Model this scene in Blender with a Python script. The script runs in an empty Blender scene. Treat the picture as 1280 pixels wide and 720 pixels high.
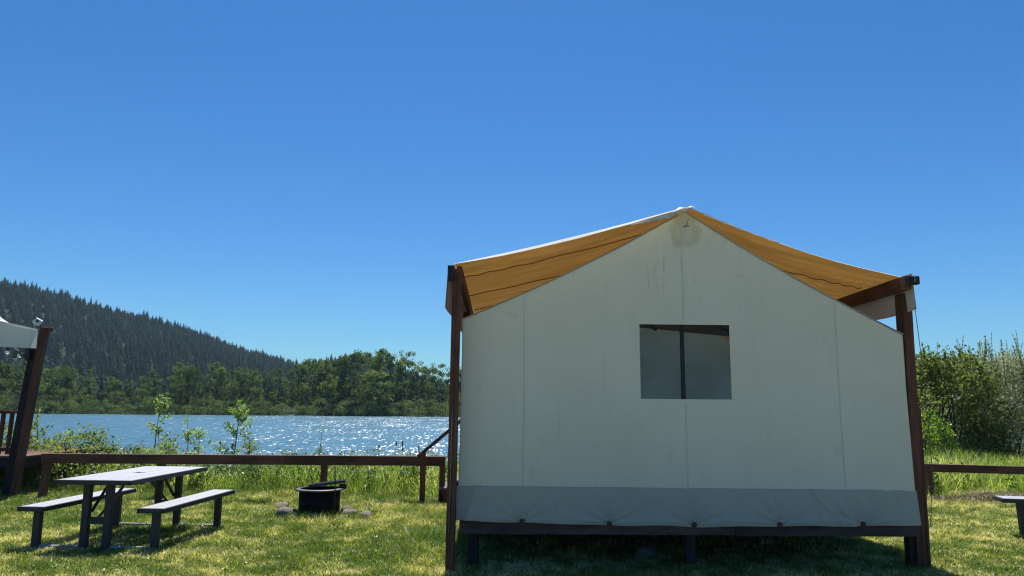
import bpy, bmesh, math, random
import numpy as np
from mathutils import Matrix, Vector
R = math.radians
rng = np.random.default_rng(7)
random.seed(7)
S = bpy.context.scene
COL = S.collection

# ------------------------------------------------------------------ camera
F_PX, EYE = 950.0, 1.6
pitch, roll = math.atan(145 / 950.0), R(0.42)
fw = Vector((0, math.cos(pitch), math.sin(pitch)))
up = Vector((0, -math.sin(pitch), math.cos(pitch)))
rt = Vector((1, 0, 0))
r2 = rt * math.cos(roll) + up * math.sin(roll)
u2 = up * math.cos(roll) - rt * math.sin(roll)
cam = bpy.data.cameras.new('camera')
cam.sensor_width = 36.0
cam.lens = 36.0 * F_PX / 1280.0
cam.clip_start, cam.clip_end = 0.05, 6000.0
camo = bpy.data.objects.new('camera', cam)
COL.objects.link(camo)
mw = Matrix((( r2.x, u2.x, -fw.x, 0), (r2.y, u2.y, -fw.y, 0), (r2.z, u2.z, -fw.z, EYE), (0, 0, 0, 1)))
camo.matrix_world = mw
S.camera = camo

# ------------------------------------------------------------------ light
SUN_EL, SUN_AZ = 63.0, -2.5          # azimuth from +Y, positive towards +X
W = bpy.data.worlds.new('World'); S.world = W; W.use_nodes = True
nt = W.node_tree; nt.nodes.clear()
sky = nt.nodes.new('ShaderNodeTexSky'); sky.sky_type = 'NISHITA'; sky.sun_disc = False
sky.sun_elevation = R(SUN_EL); sky.sun_rotation = R(SUN_AZ)
sky.altitude = 0; sky.air_density = 1.0; sky.dust_density = 0.3; sky.ozone_density = 2.5
hs = nt.nodes.new('ShaderNodeHueSaturation'); hs.inputs['Saturation'].default_value = 1.25; hs.inputs['Value'].default_value = 1.0
bg = nt.nodes.new('ShaderNodeBackground'); bg.inputs['Strength'].default_value = 0.08
wo = nt.nodes.new('ShaderNodeOutputWorld')
nt.links.new(sky.outputs[0], hs.inputs['Color']); mt_ = nt.nodes.new('ShaderNodeMix'); mt_.data_type = 'RGBA'; mt_.blend_type = 'MULTIPLY'; mt_.inputs[0].default_value = 1.0; mt_.inputs[7].default_value = (.33, .60, .81, 1)
nt.links.new(hs.outputs[0], mt_.inputs[6]); nt.links.new(mt_.outputs[2], bg.inputs['Color']); nt.links.new(bg.outputs[0], wo.inputs['Surface'])
sun = bpy.data.lights.new('sun', 'SUN'); sun.energy = 5.0; sun.angle = R(0.5); sun.color = (1.0, 0.95, 0.87)
suno = bpy.data.objects.new('sun', sun); COL.objects.link(suno)
sd = Vector((math.sin(R(SUN_AZ)) * math.cos(R(SUN_EL)), math.cos(R(SUN_AZ)) * math.cos(R(SUN_EL)), math.sin(R(SUN_EL))))
suno.rotation_euler = sd.to_track_quat('Z', 'Y').to_euler(); suno.location = (0, 5, 30)
S.cycles.denoising_prefilter = 'NONE'; S.cycles.filter_width = 1.15 if hasattr(S.cycles, 'filter_width') else 1.5
S.view_settings.view_transform = 'Standard'; S.view_settings.look = 'None'
S.view_settings.exposure = 0.78; S.view_settings.gamma = 1.0

# ------------------------------------------------------------------ numpy noise
_lat = rng.random((256, 256))
def vnoise(x, y):
    xi = np.floor(x).astype(int); yi = np.floor(y).astype(int)
    fx = x - xi; fy = y - yi
    fx = fx * fx * (3 - 2 * fx); fy = fy * fy * (3 - 2 * fy)
    a = _lat[xi % 256, yi % 256]; b = _lat[(xi + 1) % 256, yi % 256]
    c = _lat[xi % 256, (yi + 1) % 256]; d = _lat[(xi + 1) % 256, (yi + 1) % 256]
    return (a * (1 - fx) + b * fx) * (1 - fy) + (c * (1 - fx) + d * fx) * fy
def fbm(x, y, o=4):
    x = np.asarray(x, float); y = np.asarray(y, float)
    s = 0; a = .5; t = 0
    for k in range(o):
        s = s + a * vnoise(x + 17.3 * k, y + 41.7 * k); t += a; a *= .5; x = x * 2.03; y = y * 2.03
    return s / t
def sstep(a, b, x):
    t = np.clip((np.asarray(x, float) - a) / (b - a), 0, 1); return t * t * (3 - 2 * t)

# ------------------------------------------------------------------ materials
def mat(name, rough=.8, spec=.3):
    m = bpy.data.materials.new(name); m.use_nodes = True
    n = m.node_tree.nodes; n.clear()
    o = n.new('ShaderNodeOutputMaterial'); b = n.new('ShaderNodeBsdfPrincipled')
    b.inputs['Roughness'].default_value = rough; b.inputs['Specular IOR Level'].default_value = spec
    m.node_tree.links.new(b.outputs[0], o.inputs['Surface'])
    return m, m.node_tree, b, o
def N(t, typ, **kw):
    n = t.nodes.new(typ)
    for k, v in kw.items():
        if hasattr(n, k): setattr(n, k, v)
        else: n.inputs[k.replace('_', ' ')].default_value = v
    return n
def ramp(t, stops, fac=None):
    r = t.nodes.new('ShaderNodeValToRGB'); e = r.color_ramp.elements
    while len(e) < len(stops): e.new(.5)
    for q, (p, c) in zip(e, stops):
        q.position = p; q.color = tuple(c) + (1,) if len(c) == 3 else c
    if fac is not None: t.links.new(fac, r.inputs[0])
    return r
def noise(t, scale, detail=5, rough=.55, vec=None, stretch=None):
    n = t.nodes.new('ShaderNodeTexNoise'); n.inputs['Scale'].default_value = scale
    n.inputs['Detail'].default_value = detail; n.inputs['Roughness'].default_value = rough
    if vec is None:
        vec = t.nodes.new('ShaderNodeTexCoord').outputs['Object']
    if stretch:
        m = t.nodes.new('ShaderNodeMapping'); m.inputs['Scale'].default_value = stretch
        t.links.new(vec, m.inputs[0]); vec = m.outputs[0]
    t.links.new(vec, n.inputs['Vector'])
    return n
def bump(t, b, h, strength, dist=.01):
    n = t.nodes.new('ShaderNodeBump'); n.inputs['Strength'].default_value = strength; n.inputs['Distance'].default_value = dist
    t.links.new(h, n.inputs['Height']); t.links.new(n.outputs[0], b.inputs['Normal']); return n
def mixc(t, a, b, f, typ='MIX'):
    n = t.nodes.new('ShaderNodeMix'); n.data_type = 'RGBA'; n.blend_type = typ
    for s, v in ((n.inputs[6], a), (n.inputs[7], b), (n.inputs[0], f)):
        if hasattr(v, 'links'): t.links.new(v, s)
        else: s.default_value = v if not isinstance(v, tuple) else tuple(v) + (1,) if len(v) == 3 else v
    return n.outputs[2]
def pos(t): return t.nodes.new('ShaderNodeNewGeometry').outputs['Position']

def wood(name, dark, light, rough=.75, spec=.25, bumps=.5, tips=None):
    """grain runs along the local X axis of each board"""
    m, t, b, o = mat(name, rough, spec)
    oi = t.nodes.new('ShaderNodeObjectInfo')
    g1 = noise(t, 6, 6, .65, stretch=(.35, 9, 9)); g2 = noise(t, 1.7, 4, .6, stretch=(1, 3, 3))
    c = ramp(t, [(.3, dark), (.72, light)], g1.outputs[0])
    c2 = mixc(t, c.outputs[0], tuple(x * .55 for x in dark), 0.0)
    r = ramp(t, [(.4, (.62, .62, .62)), (.65, (1.15, 1.15, 1.15))], g2.outputs[0])
    c3 = mixc(t, c.outputs[0], r.outputs[0], 1.0, 'MULTIPLY')
    v = N(t, 'ShaderNodeMapRange'); t.links.new(oi.outputs['Random'], v.inputs[0]); v.inputs[3].default_value = .82; v.inputs[4].default_value = 1.15
    h = N(t, 'ShaderNodeHueSaturation'); t.links.new(c3, h.inputs['Color']); t.links.new(v.outputs[0], h.inputs['Value'])
    t.links.new(h.outputs[0], b.inputs['Base Color'])
    bump(t, b, g1.outputs[0], bumps, .004)
    return m

M = {}
M['red_wood'] = wood('stained_redwood', (.090, .036, .022), (.18, .078, .050), .7, .3)
M['dark_wood'] = wood('dark_timber', (.02, .016, .018), (.055, .043, .04), .8)
M['rim_wood'] = wood('rim_board_timber', (.060, .045, .043), (.13, .10, .095), .8)
M['grey_wood'] = wood('weathered_boards', (.10, .085, .075), (.26, .23, .21), .8)
def bench_mat():
    m, t, b, o = mat('grey_recycled_boards', .42, .5)
    g = noise(t, 5, 6, .6, stretch=(.5, 8, 8))
    c = ramp(t, [(.3, (.28, .29, .31)), (.75, (.42, .43, .45))], g.outputs[0])
    t.links.new(c.outputs[0], b.inputs['Base Color'])
    n2 = noise(t, 40, 3, .6)
    rr = ramp(t, [(.3, (.38,) * 3), (.7, (.55,) * 3)], n2.outputs[0]); t.links.new(rr.outputs[0], b.inputs['Roughness'])
    bump(t, b, g.outputs[0], .35, .003)
    return m
M['bench'] = bench_mat()
M['bench_leg'] = wood('dark_grey_leg_boards', (.022, .024, .030), (.05, .052, .062), .6, .4)
def metal(name, col, rough, metallic=.0, spec=.5):
    m, t, b, o = mat(name, rough, spec); b.inputs['Metallic'].default_value = metallic
    n = noise(t, 14, 6, .65); c = ramp(t, [(.35, tuple(x * .6 for x in col)), (.7, col)], n.outputs[0])
    t.links.new(c.outputs[0], b.inputs['Base Color']); bump(t, b, n.outputs[0], .2, .003)
    return m
M['black_steel'] = metal('sooty_steel', (.014, .013, .014), .8, spec=.15)
M['black_iron'] = metal('painted_iron', (.015, .015, .018), .5)
M['rim_steel'] = metal('worn_rim_steel', (.10, .095, .10), .5)
M['navy_pole'] = metal('dark_pole_paint', (.012, .014, .03), .5)
M['grommet'] = metal('black_snap', (.012, .012, .014), .4)
M['white_plastic'] = metal('pale_plastic', (.75, .75, .72), .4)
M['green_tag'] = metal('green_tag_paper', (.05, .22, .09), .7)
M['lens'] = metal('dark_lens', (.02, .02, .02), .2)

def fabric(name, base, stain, trans, tcol, weave=900, back=None, wrinkle=.25, stains=True, marks=False):
    m, t, b, o = mat(name, .85, .15)
    p = t.nodes.new('ShaderNodeTexCoord').outputs['Object']
    n1 = noise(t, 1.1, 6, .62, p); n2 = noise(t, 7, 6, .7, p); n3 = noise(t, 2.2, 4, .6, p, stretch=(5, 5, .7))
    c = mixc(t, base, stain, ramp(t, [(.42, (0, 0, 0)), (.8, (.8,) * 3)], n1.outputs[0]).outputs[0])
    if stains:
        c = mixc(t, c, tuple(x * .72 for x in stain), ramp(t, [(.60, (0, 0, 0)), (.80, (.55,) * 3)], n2.outputs[0]).outputs[0])
        c = mixc(t, c, tuple(x * .80 for x in stain), ramp(t, [(.58, (0, 0, 0)), (.85, (.5,) * 3)], n3.outputs[0]).outputs[0])
    if marks:
        def dist(cx, cz, sx, sz):
            mp = t.nodes.new('ShaderNodeMapping'); mp.inputs['Location'].default_value = (-cx * sx, 0, -cz * sz); mp.inputs['Scale'].default_value = (sx, 0, sz); t.links.new(p, mp.inputs[0])
            ln = t.nodes.new('ShaderNodeVectorMath'); ln.operation = 'LENGTH'; t.links.new(mp.outputs[0], ln.inputs[0]); return ln.outputs['Value']
        def add(a, b_, op='ADD'):
            q = t.nodes.new('ShaderNodeMath'); q.operation = op
            for s_, v in zip(q.inputs, (a, b_)):
                if hasattr(v, 'links'): t.links.new(v, s_)
                else: s_.default_value = v
            return q.outputs[0]
        nz = noise(t, 9, 5, .7, p)
        d1 = add(dist(1.835, 3.43, 5.2, 4.6), add(add(nz.outputs[0], -.5, 'ADD'), 1.3, 'MULTIPLY'))
        c = mixc(t, c, (.52, .48, .30), ramp(t, [(.25, (.25,) * 3), (.75, (.62,) * 3), (.98, (0, 0, 0))], d1).outputs[0])
        st_ = noise(t, 1, 4, .65, p, stretch=(34, 1, 2.2)); d2 = dist(1.66, 3.0, 2.6, 1.9)
        sm_ = ramp(t, [(.57, (0, 0, 0)), (.66, (.75,) * 3)], st_.outputs[0]).outputs[0]
        c = mixc(t, c, (.30, .28, .22), mixc(t, (0., 0., 0.), sm_, ramp(t, [(.3, (.6,) * 3), (1., (0, 0, 0))], d2).outputs[0]))
        sc_ = noise(t, 1, 3, .6, p, stretch=(9, 1, 14)); c = mixc(t, c, (.25, .24, .20), ramp(t, [(.735, (0, 0, 0)), (.76, (.6,) * 3)], sc_.outputs[0]).outputs[0])
    if back is not None:
        gb = t.nodes.new('ShaderNodeNewGeometry').outputs['Backfacing']
        c = mixc(t, c, back, gb)
    t.links.new(c, b.inputs['Base Color'])
    wv = noise(t, weave, 2, .5, p)
    bb = bump(t, b, n2.outputs[0], wrinkle, .012)
    b2 = t.nodes.new('ShaderNodeBump'); b2.inputs['Strength'].default_value = .25; b2.inputs['Distance'].default_value = .001
    t.links.new(wv.outputs[0], b2.inputs['Height']); t.links.new(bb.outputs[0], b2.inputs['Normal']); t.links.new(b2.outputs[0], b.inputs['Normal'])
    if trans > 0:
        tr = t.nodes.new('ShaderNodeBsdfTranslucent'); tn = noise(t, 1.6, 5, .6, p, stretch=(.6, 4, 1))
        tc = mixc(t, tcol, tuple(x * .62 for x in tcol), ramp(t, [(.35, (0, 0, 0)), (.65, (1,) * 3)], tn.outputs[0]).outputs[0])  # bands in the transmitted colour stand in for the shading of cloth folds
        t.links.new(tc, tr.inputs[0]); mx = t.nodes.new('ShaderNodeMixShader'); mx.inputs[0].default_value = trans
        t.links.new(b.outputs[0], mx.inputs[1]); t.links.new(tr.outputs[0], mx.inputs[2]); t.links.new(mx.outputs[0], o.inputs['Surface'])
    return m
M['canvas'] = fabric('tent_canvas', (.74, .73, .61), (.67, .66, .53), .04, (.9, .74, .55))
M['canvas_gable'] = fabric('gable_canvas', (.74, .73, .61), (.67, .66, .53), .04, (.9, .74, .55), marks=True)
M['skirt'] = fabric('skirt_canvas', (.43, .43, .36), (.37, .38, .31), .0, (.7, .7, .6))
M['seam'] = fabric('seam_canvas', (.60, .62, .53), (.55, .56, .46), .0, (.7, .7, .6), stains=False)
M['fly'] = fabric('fly_canvas', (.78, .78, .74), (.7, .7, .66), .18, (.52, .275, .07), back=(.30, .18, .06))
M['fly_seam'] = fabric('fly_seam_canvas', (.30, .16, .05), (.25, .14, .05), .0, (.5, .3, .1), stains=False)
M['hem'] = fabric('hem_canvas', (.80, .80, .78), (.74, .74, .72), .45, (.95, .93, .88), stains=False)
M['brown_canvas'] = fabric('brown_inner_canvas', (.20, .15, .15), (.16, .12, .12), .05, (.5, .3, .2))
M['inner_canvas'] = fabric('inner_canvas', (.62, .68, .62), (.55, .6, .55), .5, (.75, .8, .72))
M['grey_fly'] = fabric('grey_fly_canvas', (.62, .66, .64), (.5, .54, .52), .12, (.7, .7, .65))
def screen_mat():
    m, t, b, o = mat('window_mesh', .8, .2); b.inputs['Base Color'].default_value = (.10, .125, .125, 1)
    tr = t.nodes.new('ShaderNodeBsdfTransparent'); tr.inputs[0].default_value = (.8, .85, .85, 1)
    mx = t.nodes.new('ShaderNodeMixShader'); mx.inputs[0].default_value = .78
    t.links.new(b.outputs[0], mx.inputs[1]); t.links.new(tr.outputs[0], mx.inputs[2]); t.links.new(mx.outputs[0], o.inputs['Surface'])
    return m
M['screen'] = screen_mat()
def glass_mat():
    m, t, b, o = mat('clear_bulb', .05, .5); b.inputs['Transmission Weight'].default_value = .9; b.inputs['Base Color'].default_value = (.9, .9, .9, 1)
    return m
M['glass'] = glass_mat()

def leafmat(name, c0, c1, trans=.35, rough=.5, spec=.35, tc=None, obj=True, hue=.0):
    m, t, b, o = mat(name, rough, spec)
    a = t.nodes.new('ShaderNodeAttribute'); a.attribute_name = 'tint'
    c = ramp(t, [(0, c0), (1, c1)], a.outputs['Fac']).outputs[0]
    if obj:
        oi = t.nodes.new('ShaderNodeObjectInfo'); v = N(t, 'ShaderNodeMapRange')
        t.links.new(oi.outputs['Random'], v.inputs[0]); v.inputs[3].default_value = .72; v.inputs[4].default_value = 1.28
        h = N(t, 'ShaderNodeHueSaturation'); t.links.new(c, h.inputs['Color']); t.links.new(v.outputs[0], h.inputs['Value'])
        v2 = N(t, 'ShaderNodeMapRange'); t.links.new(oi.outputs['Random'], v2.inputs[0]); v2.inputs[3].default_value = .5 + hue; v2.inputs[4].default_value = .5 - hue
        t.links.new(v2.outputs[0], h.inputs['Hue']); c = h.outputs[0]
    t.links.new(c, b.inputs['Base Color'])
    tr = t.nodes.new('ShaderNodeBsdfTranslucent')
    tm = mixc(t, c, tc or (1.0, 1.25, .35), 1.0, 'MULTIPLY'); hh = N(t, 'ShaderNodeHueSaturation'); hh.inputs['Value'].default_value = 1.6
    t.links.new(tm, hh.inputs['Color']); t.links.new(hh.outputs[0], tr.inputs[0])
    mx = t.nodes.new('ShaderNodeMixShader'); mx.inputs[0].default_value = trans
    t.links.new(b.outputs[0], mx.inputs[1]); t.links.new(tr.outputs[0], mx.inputs[2]); t.links.new(mx.outputs[0], o.inputs['Surface'])
    return m
def rampmat(name, stops, trans, rough=.45, spec=.4, tc=(1.0, 1.1, .4), tv=1.5):
    m, t, b, o = mat(name, rough, spec)
    a = t.nodes.new('ShaderNodeAttribute'); a.attribute_name = 'tint'
    c = ramp(t, stops, a.outputs['Fac']).outputs[0]
    t.links.new(c, b.inputs['Base Color'])
    tr = t.nodes.new('ShaderNodeBsdfTranslucent')
    tm = mixc(t, c, tc, 1.0, 'MULTIPLY'); hh = N(t, 'ShaderNodeHueSaturation'); hh.inputs['Value'].default_value = tv
    t.links.new(tm, hh.inputs['Color']); t.links.new(hh.outputs[0], tr.inputs[0])
    mx = t.nodes.new('ShaderNodeMixShader'); mx.inputs[0].default_value = trans
    t.links.new(b.outputs[0], mx.inputs[1]); t.links.new(tr.outputs[0], mx.inputs[2]); t.links.new(mx.outputs[0], o.inputs['Surface'])
    return m
M['lawn'] = rampmat('lawn_blades', [(0, (.10, .16, .03)), (.4, (.23, .26, .06)), (.65, (.40, .37, .15)), (1, (.70, .62, .38))], .36)
M['tall'] = rampmat('tall_grass_blades', [(0, (.08, .13, .045)), (.6, (.24, .31, .085)), (.88, (.46, .46, .22)), (1, (.62, .57, .38))], .48)
M['weed'] = rampmat('weed_leaves', [(0, (.04, .085, .022)), (.7, (.10, .16, .04)), (1, (.2, .24, .1))], .3)
M['far_leaf'] = leafmat('alder_leaves', (.024, .046, .022), (.18, .215, .075), .28, .7, .15, hue=.012)
M['conifer'] = leafmat('conifer_needles', (.010, .026, .018), (.030, .060, .036), .1, .8, .1, hue=.01)
M['willow'] = leafmat('willow_leaves', (.12, .15, .11), (.33, .36, .26), .42, .6, .25, tc=(1.0, 1.08, .65))
M['green_bush'] = leafmat('broadleaf_bush_leaves', (.065, .095, .04), (.24, .28, .10), .42, .6, .25, tc=(1, 1.1, .45))
M['bright_bush'] = leafmat('bright_leaves', (.08, .13, .02), (.20, .25, .04), .36, .45, .4)
M['sapling'] = leafmat('sapling_leaves', (.12, .17, .08), (.30, .36, .18), .4, .45, .45)
def bark():
    m, t, b, o = mat('bark', .9, .1); n = noise(t, 9, 6, .7, stretch=(3, 3, .6)); c = ramp(t, [(.3, (.035, .028, .022)), (.75, (.13, .11, .09))], n.outputs[0])
    t.links.new(c.outputs[0], b.inputs['Base Color']); bump(t, b, n.outputs[0], .7, .02); return m
M['bark'] = bark()
def rockm():
    m, t, b, o = mat('stone', .85, .2); n = noise(t, 9, 8, .7); c = ramp(t, [(.3, (.07, .065, .055)), (.75, (.30, .27, .23))], n.outputs[0])
    t.links.new(c.outputs[0], b.inputs['Base Color']); bump(t, b, n.outputs[0], .8, .02); return m
M['stone'] = rockm()
def groundm():
    m, t, b, o = mat('ground_soil', .95, .1); p = pos(t)
    n = noise(t, .9, 7, .65, p); n2 = noise(t, 22, 6, .7, p); n3 = noise(t, 120, 3, .7, p)
    c = ramp(t, [(.3, (.05, .07, .018)), (.5, (.10, .12, .03)), (.72, (.21, .18, .085))], n.outputs[0]).outputs[0]
    c = mixc(t, c, ramp(t, [(.3, (.5, .5, .45)), (.7, (1.35, 1.3, 1.2))], n2.outputs[0]).outputs[0], 1.0, 'MULTIPLY')
    s = t.nodes.new('ShaderNodeSeparateXYZ'); t.links.new(p, s.inputs[0])
    far = N(t, 'ShaderNodeMapRange'); t.links.new(s.outputs[1], far.inputs[0]); far.inputs[1].default_value = 100; far.inputs[2].default_value = 180
    c = mixc(t, c, (.014, .026, .014), far.outputs[0])
    nr_ = N(t, 'ShaderNodeMapRange'); t.links.new(s.outputs[1], nr_.inputs[0]); nr_.inputs[1].default_value = 6.8; nr_.inputs[2].default_value = 5.2  # paler straw tone on unseen near ground, added to bounce light onto the tent
    c = mixc(t, c, ramp(t, [(.3, (.13, .13, .055)), (.7, (.27, .25, .13))], n2.outputs[0]).outputs[0], nr_.outputs[0])
    t.links.new(c, b.inputs['Base Color']); bump(t, b, n3.outputs[0], .6, .02); return m
M['ground'] = groundm()
def waterm():
    m, t, b, o = mat('lake_water', .28, .5); p = pos(t)
    b.inputs['Base Color'].default_value = (.05, .13, .18, 1); b.inputs['IOR'].default_value = 1.33
    n1 = noise(t, 1.0, 3, .6, p, stretch=(4.5, .55, 1)); n2 = noise(t, 1.0, 2, .6, p, stretch=(.22, .07, 1))
    ad = t.nodes.new('ShaderNodeMath'); ad.operation = 'MULTIPLY_ADD'; t.links.new(n2.outputs[0], ad.inputs[0]); ad.inputs[1].default_value = 1.2; t.links.new(n1.outputs[0], ad.inputs[2])
    def vm(op, a, v):
        q = t.nodes.new('ShaderNodeVectorMath'); q.operation = op; t.links.new(a, q.inputs[0])
        if v is not None: (t.links.new(v, q.inputs[1]) if hasattr(v, 'links') else setattr(q.inputs[1], 'default_value', v))
        return q.outputs[0]
    a1 = vm('MULTIPLY', vm('SUBTRACT', n1.outputs['Color'], (.5, .5, .5)), (1.9, 3.0, 0)); a2 = vm('MULTIPLY', vm('SUBTRACT', n2.outputs['Color'], (.5, .5, .5)), (.4, .9, 0))
    t.links.new(vm('NORMALIZE', vm('ADD', vm('ADD', a1, a2), (0, -.10, 1)), None), b.inputs['Normal'])
    return m
M['water'] = waterm()
M['straw'] = rampmat('straw', [(0, (.22, .17, .09)), (1, (.45, .38, .22))], .2, .6, .3, tc=(1, 1, 1), tv=1)
M['cattail'] = metal('cattail_brown', (.06, .03, .02), .9)

# ------------------------------------------------------------------ mesh helpers
def npmesh(name, verts, faces, material, tint=None, smooth=False):
    """faces: list of (n,k) index arrays"""
    me = bpy.data.meshes.new(name); verts = np.asarray(verts, np.float32)
    fl = [np.asarray(f, np.int32) for f in faces if len(f)]
    me.vertices.add(len(verts)); me.vertices.foreach_set('co', verts.ravel())
    loops = np.concatenate([f.ravel() for f in fl]); cnt = np.concatenate([np.full(len(f), f.shape[1], np.int32) for f in fl])
    st = np.concatenate([[0], np.cumsum(cnt)[:-1]]).astype(np.int32)
    me.loops.add(len(loops)); me.loops.foreach_set('vertex_index', loops)
    me.polygons.add(len(cnt)); me.polygons.foreach_set('loop_start', st)
    me.update(calc_edges=True)
    if tint is not None:
        a = me.attributes.new('tint', 'FLOAT', 'POINT'); a.data.foreach_set('value', np.asarray(tint, np.float32))
    if smooth: me.polygons.foreach_set('use_smooth', np.ones(len(cnt), bool))
    if isinstance(material, (list, tuple)):
        for q in material: me.materials.append(q)
    else: me.materials.append(material)
    return me
def bmmesh(name, bm, material, smooth=False):
    me = bpy.data.meshes.new(name); bmesh.ops.recalc_face_normals(bm, faces=bm.faces); bm.to_mesh(me); bm.free(); me.materials.append(material)
    if smooth:
        for p in me.polygons: p.use_smooth = True
    return me
WM = {}
def link(name, me, parent=None, world=None):
    o = bpy.data.objects.new(name, me); COL.objects.link(o)
    world = world or Matrix.Identity(4)
    if parent is not None:
        o.parent = parent; o.matrix_basis = WM[parent].inverted() @ world
    else: o.matrix_basis = world
    WM[o] = world
    return o
def tag(o, label=None, cat=None, group=None, kind=None):
    if label: o['label'] = label
    if cat: o['category'] = cat
    if group: o['group'] = group
    if kind: o['kind'] = kind
    return o
def thing(name, loc, label, cat, group=None, rz=0):
    o = bpy.data.objects.new(name, None); COL.objects.link(o); o.empty_display_size = .1
    w = Matrix.Translation(loc) @ Matrix.Rotation(rz, 4, 'Z'); o.matrix_basis = w; WM[o] = w
    return tag(o, label, cat, group)
_bc = {}
def boxmesh(l, w, h, material, bev=.004):
    key = (round(l, 3), round(w, 3), round(h, 3), material.name, bev)
    if key in _bc: return _bc[key]
    bm = bmesh.new(); bmesh.ops.create_cube(bm, size=1)
    for v in bm.verts: v.co.x *= l; v.co.y *= w; v.co.z *= h
    if bev: bmesh.ops.bevel(bm, geom=bm.edges[:], offset=min(bev, h * .3, w * .3), segments=1, affect='EDGES')
    _bc[key] = bmmesh('board', bm, material); return _bc[key]
def frame(p0, p1, twist=0.0):
    """matrix at the middle of p0-p1, local X along it, local Z as near up as it goes"""
    a, b = Vector(p0), Vector(p1); x = (b - a).normalized()
    z = Vector((0, 0, 1)) if abs(x.z) < .95 else Vector((0, 1, 0))
    y = z.cross(x).normalized(); z = x.cross(y)
    m = Matrix((x, y, z)).transposed().to_4x4() @ Matrix.Rotation(twist, 4, 'X'); m.translation = (a + b) / 2
    return m
def board(name, p0, p1, w, h, material, parent, bev=.004, twist=0.0):
    l = (Vector(p1) - Vector(p0)).length
    return link(name, boxmesh(l, w, h, material, bev), parent, frame(p0, p1, twist))
def tubemesh(pts, rad, material, seg=8, caps=True):
    pts = [Vector(p) for p in pts]; rad = rad if isinstance(rad, (list, tuple)) else [rad] * len(pts)
    bm = bmesh.new(); rings = []
    for i, p in enumerate(pts):
        d = (pts[min(i + 1, len(pts) - 1)] - pts[max(i - 1, 0)]).normalized()
        u = d.cross(Vector((0, 0, 1)) if abs(d.z) < .9 else Vector((0, 1, 0))).normalized(); v = d.cross(u)
        rings.append([bm.verts.new(p + (u * math.cos(a) + v * math.sin(a)) * rad[i]) for a in [2 * math.pi * k / seg for k in range(seg)]])
    for a, b in zip(rings, rings[1:]):
        for k in range(seg): bm.faces.new((a[k], a[(k + 1) % seg], b[(k + 1) % seg], b[k]))
    if caps: bm.faces.new(rings[0]); bm.faces.new(rings[-1])
    return bmmesh('tube', bm, material, True)
def tube(name, pts, rad, material, parent=None, seg=8):
    """built about its first point"""
    o = Vector(pts[0]); me = tubemesh([Vector(p) - o for p in pts], rad, material, seg)
    return link(name, me, parent, Matrix.Translation(o))
def gridmesh(P, material, smooth=True, hole=None):
    """P: (a,b,3) array of points"""
    a, b, _ = P.shape; idx = np.arange(a * b).reshape(a, b)
    f = np.stack([idx[:-1, :-1], idx[1:, :-1], idx[1:, 1:], idx[:-1, 1:]], -1)
    if hole is not None: f = f[~hole]
    return npmesh('sheet', P.reshape(-1, 3), [f.reshape(-1, 4)], material, smooth=smooth)

# ------------------------------------------------------------------ terrain, water
WATER = -1.6
def shore_y(x): return 31 + 3 * np.sin(np.asarray(x) * .11) + sstep(2, 16, x) * 60
RX = np.array([-1400, -900, -700, -560, -478, -420, -363, -320, -287, -245, -201, -160, -110, -60, 200, 1400.])
RZ = np.array([60, 98, 112, 116, 107, 95, 78, 64, 52, 40, 28, 18, 10, 6, 4, 4.])
def height(x, y):
    x = np.asarray(x, float); y = np.asarray(y, float)
    z = (fbm(x * .8 + 5, y * .8) - .5) * .05 + (fbm(x * .2, y * .2 + 9) - .5) * .06
    sy = shore_y(x)
    z = z - sstep(14.5, 1, 0) * 0
    z = z + (-2.6) * sstep(0, 1, (y - 15) / (sy + 3 - 15)) 
    z = z - 1.5 * sstep(sy + 3, sy + 25, y)
    far = sstep(183, 192, y + 3 * np.sin(x * .05) * 0)
    zf = -1.5 + 1.2 * sstep(188, 230, y)
    h1 = np.interp(x, RX, RZ) * sstep(300, 700, y) ** .9 * (1 - .55 * sstep(720, 1200, y)) * (1 + .30 * (fbm(x * .012, y * .012) - .5))
    h2 = 47 * np.exp(-((x + 190) / 105.) ** 2) * sstep(640, 900, y) * (1 - .5 * sstep(920, 1300, y))
    zf = zf + np.maximum(h1, h2) + 0.0
    return z * (1 - far) + zf * far
ys = np.concatenate([np.arange(-230, -20, 10), np.arange(-20, 4, 1.), np.arange(4, 16, .1), np.arange(16, 40, .5), np.arange(40, 180, 7), np.arange(180, 240, 4), np.arange(240, 1400, 16)])
xs = np.concatenate([-np.geomspace(16, 1400, 60)[::-1], np.arange(-15.8, 16, .2), np.geomspace(16, 1400, 60)])
GX, GY = np.meshgrid(xs, ys, indexing='ij')
P = np.stack([GX, GY, height(GX, GY)], -1)
g = link('ground', gridmesh(P, M['ground'])); tag(g, 'grassy ground running down to the lake and up the far hills', kind='structure')
wv = np.array([[-600, 22, WATER], [300, 22, WATER], [300, 200, WATER], [-600, 200, WATER]], float)
w = link('lake', npmesh('lake', wv, [[[0, 1, 2, 3]]], M['water'])); tag(w, 'rippled blue lake with sun glitter', kind='structure')

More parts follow.
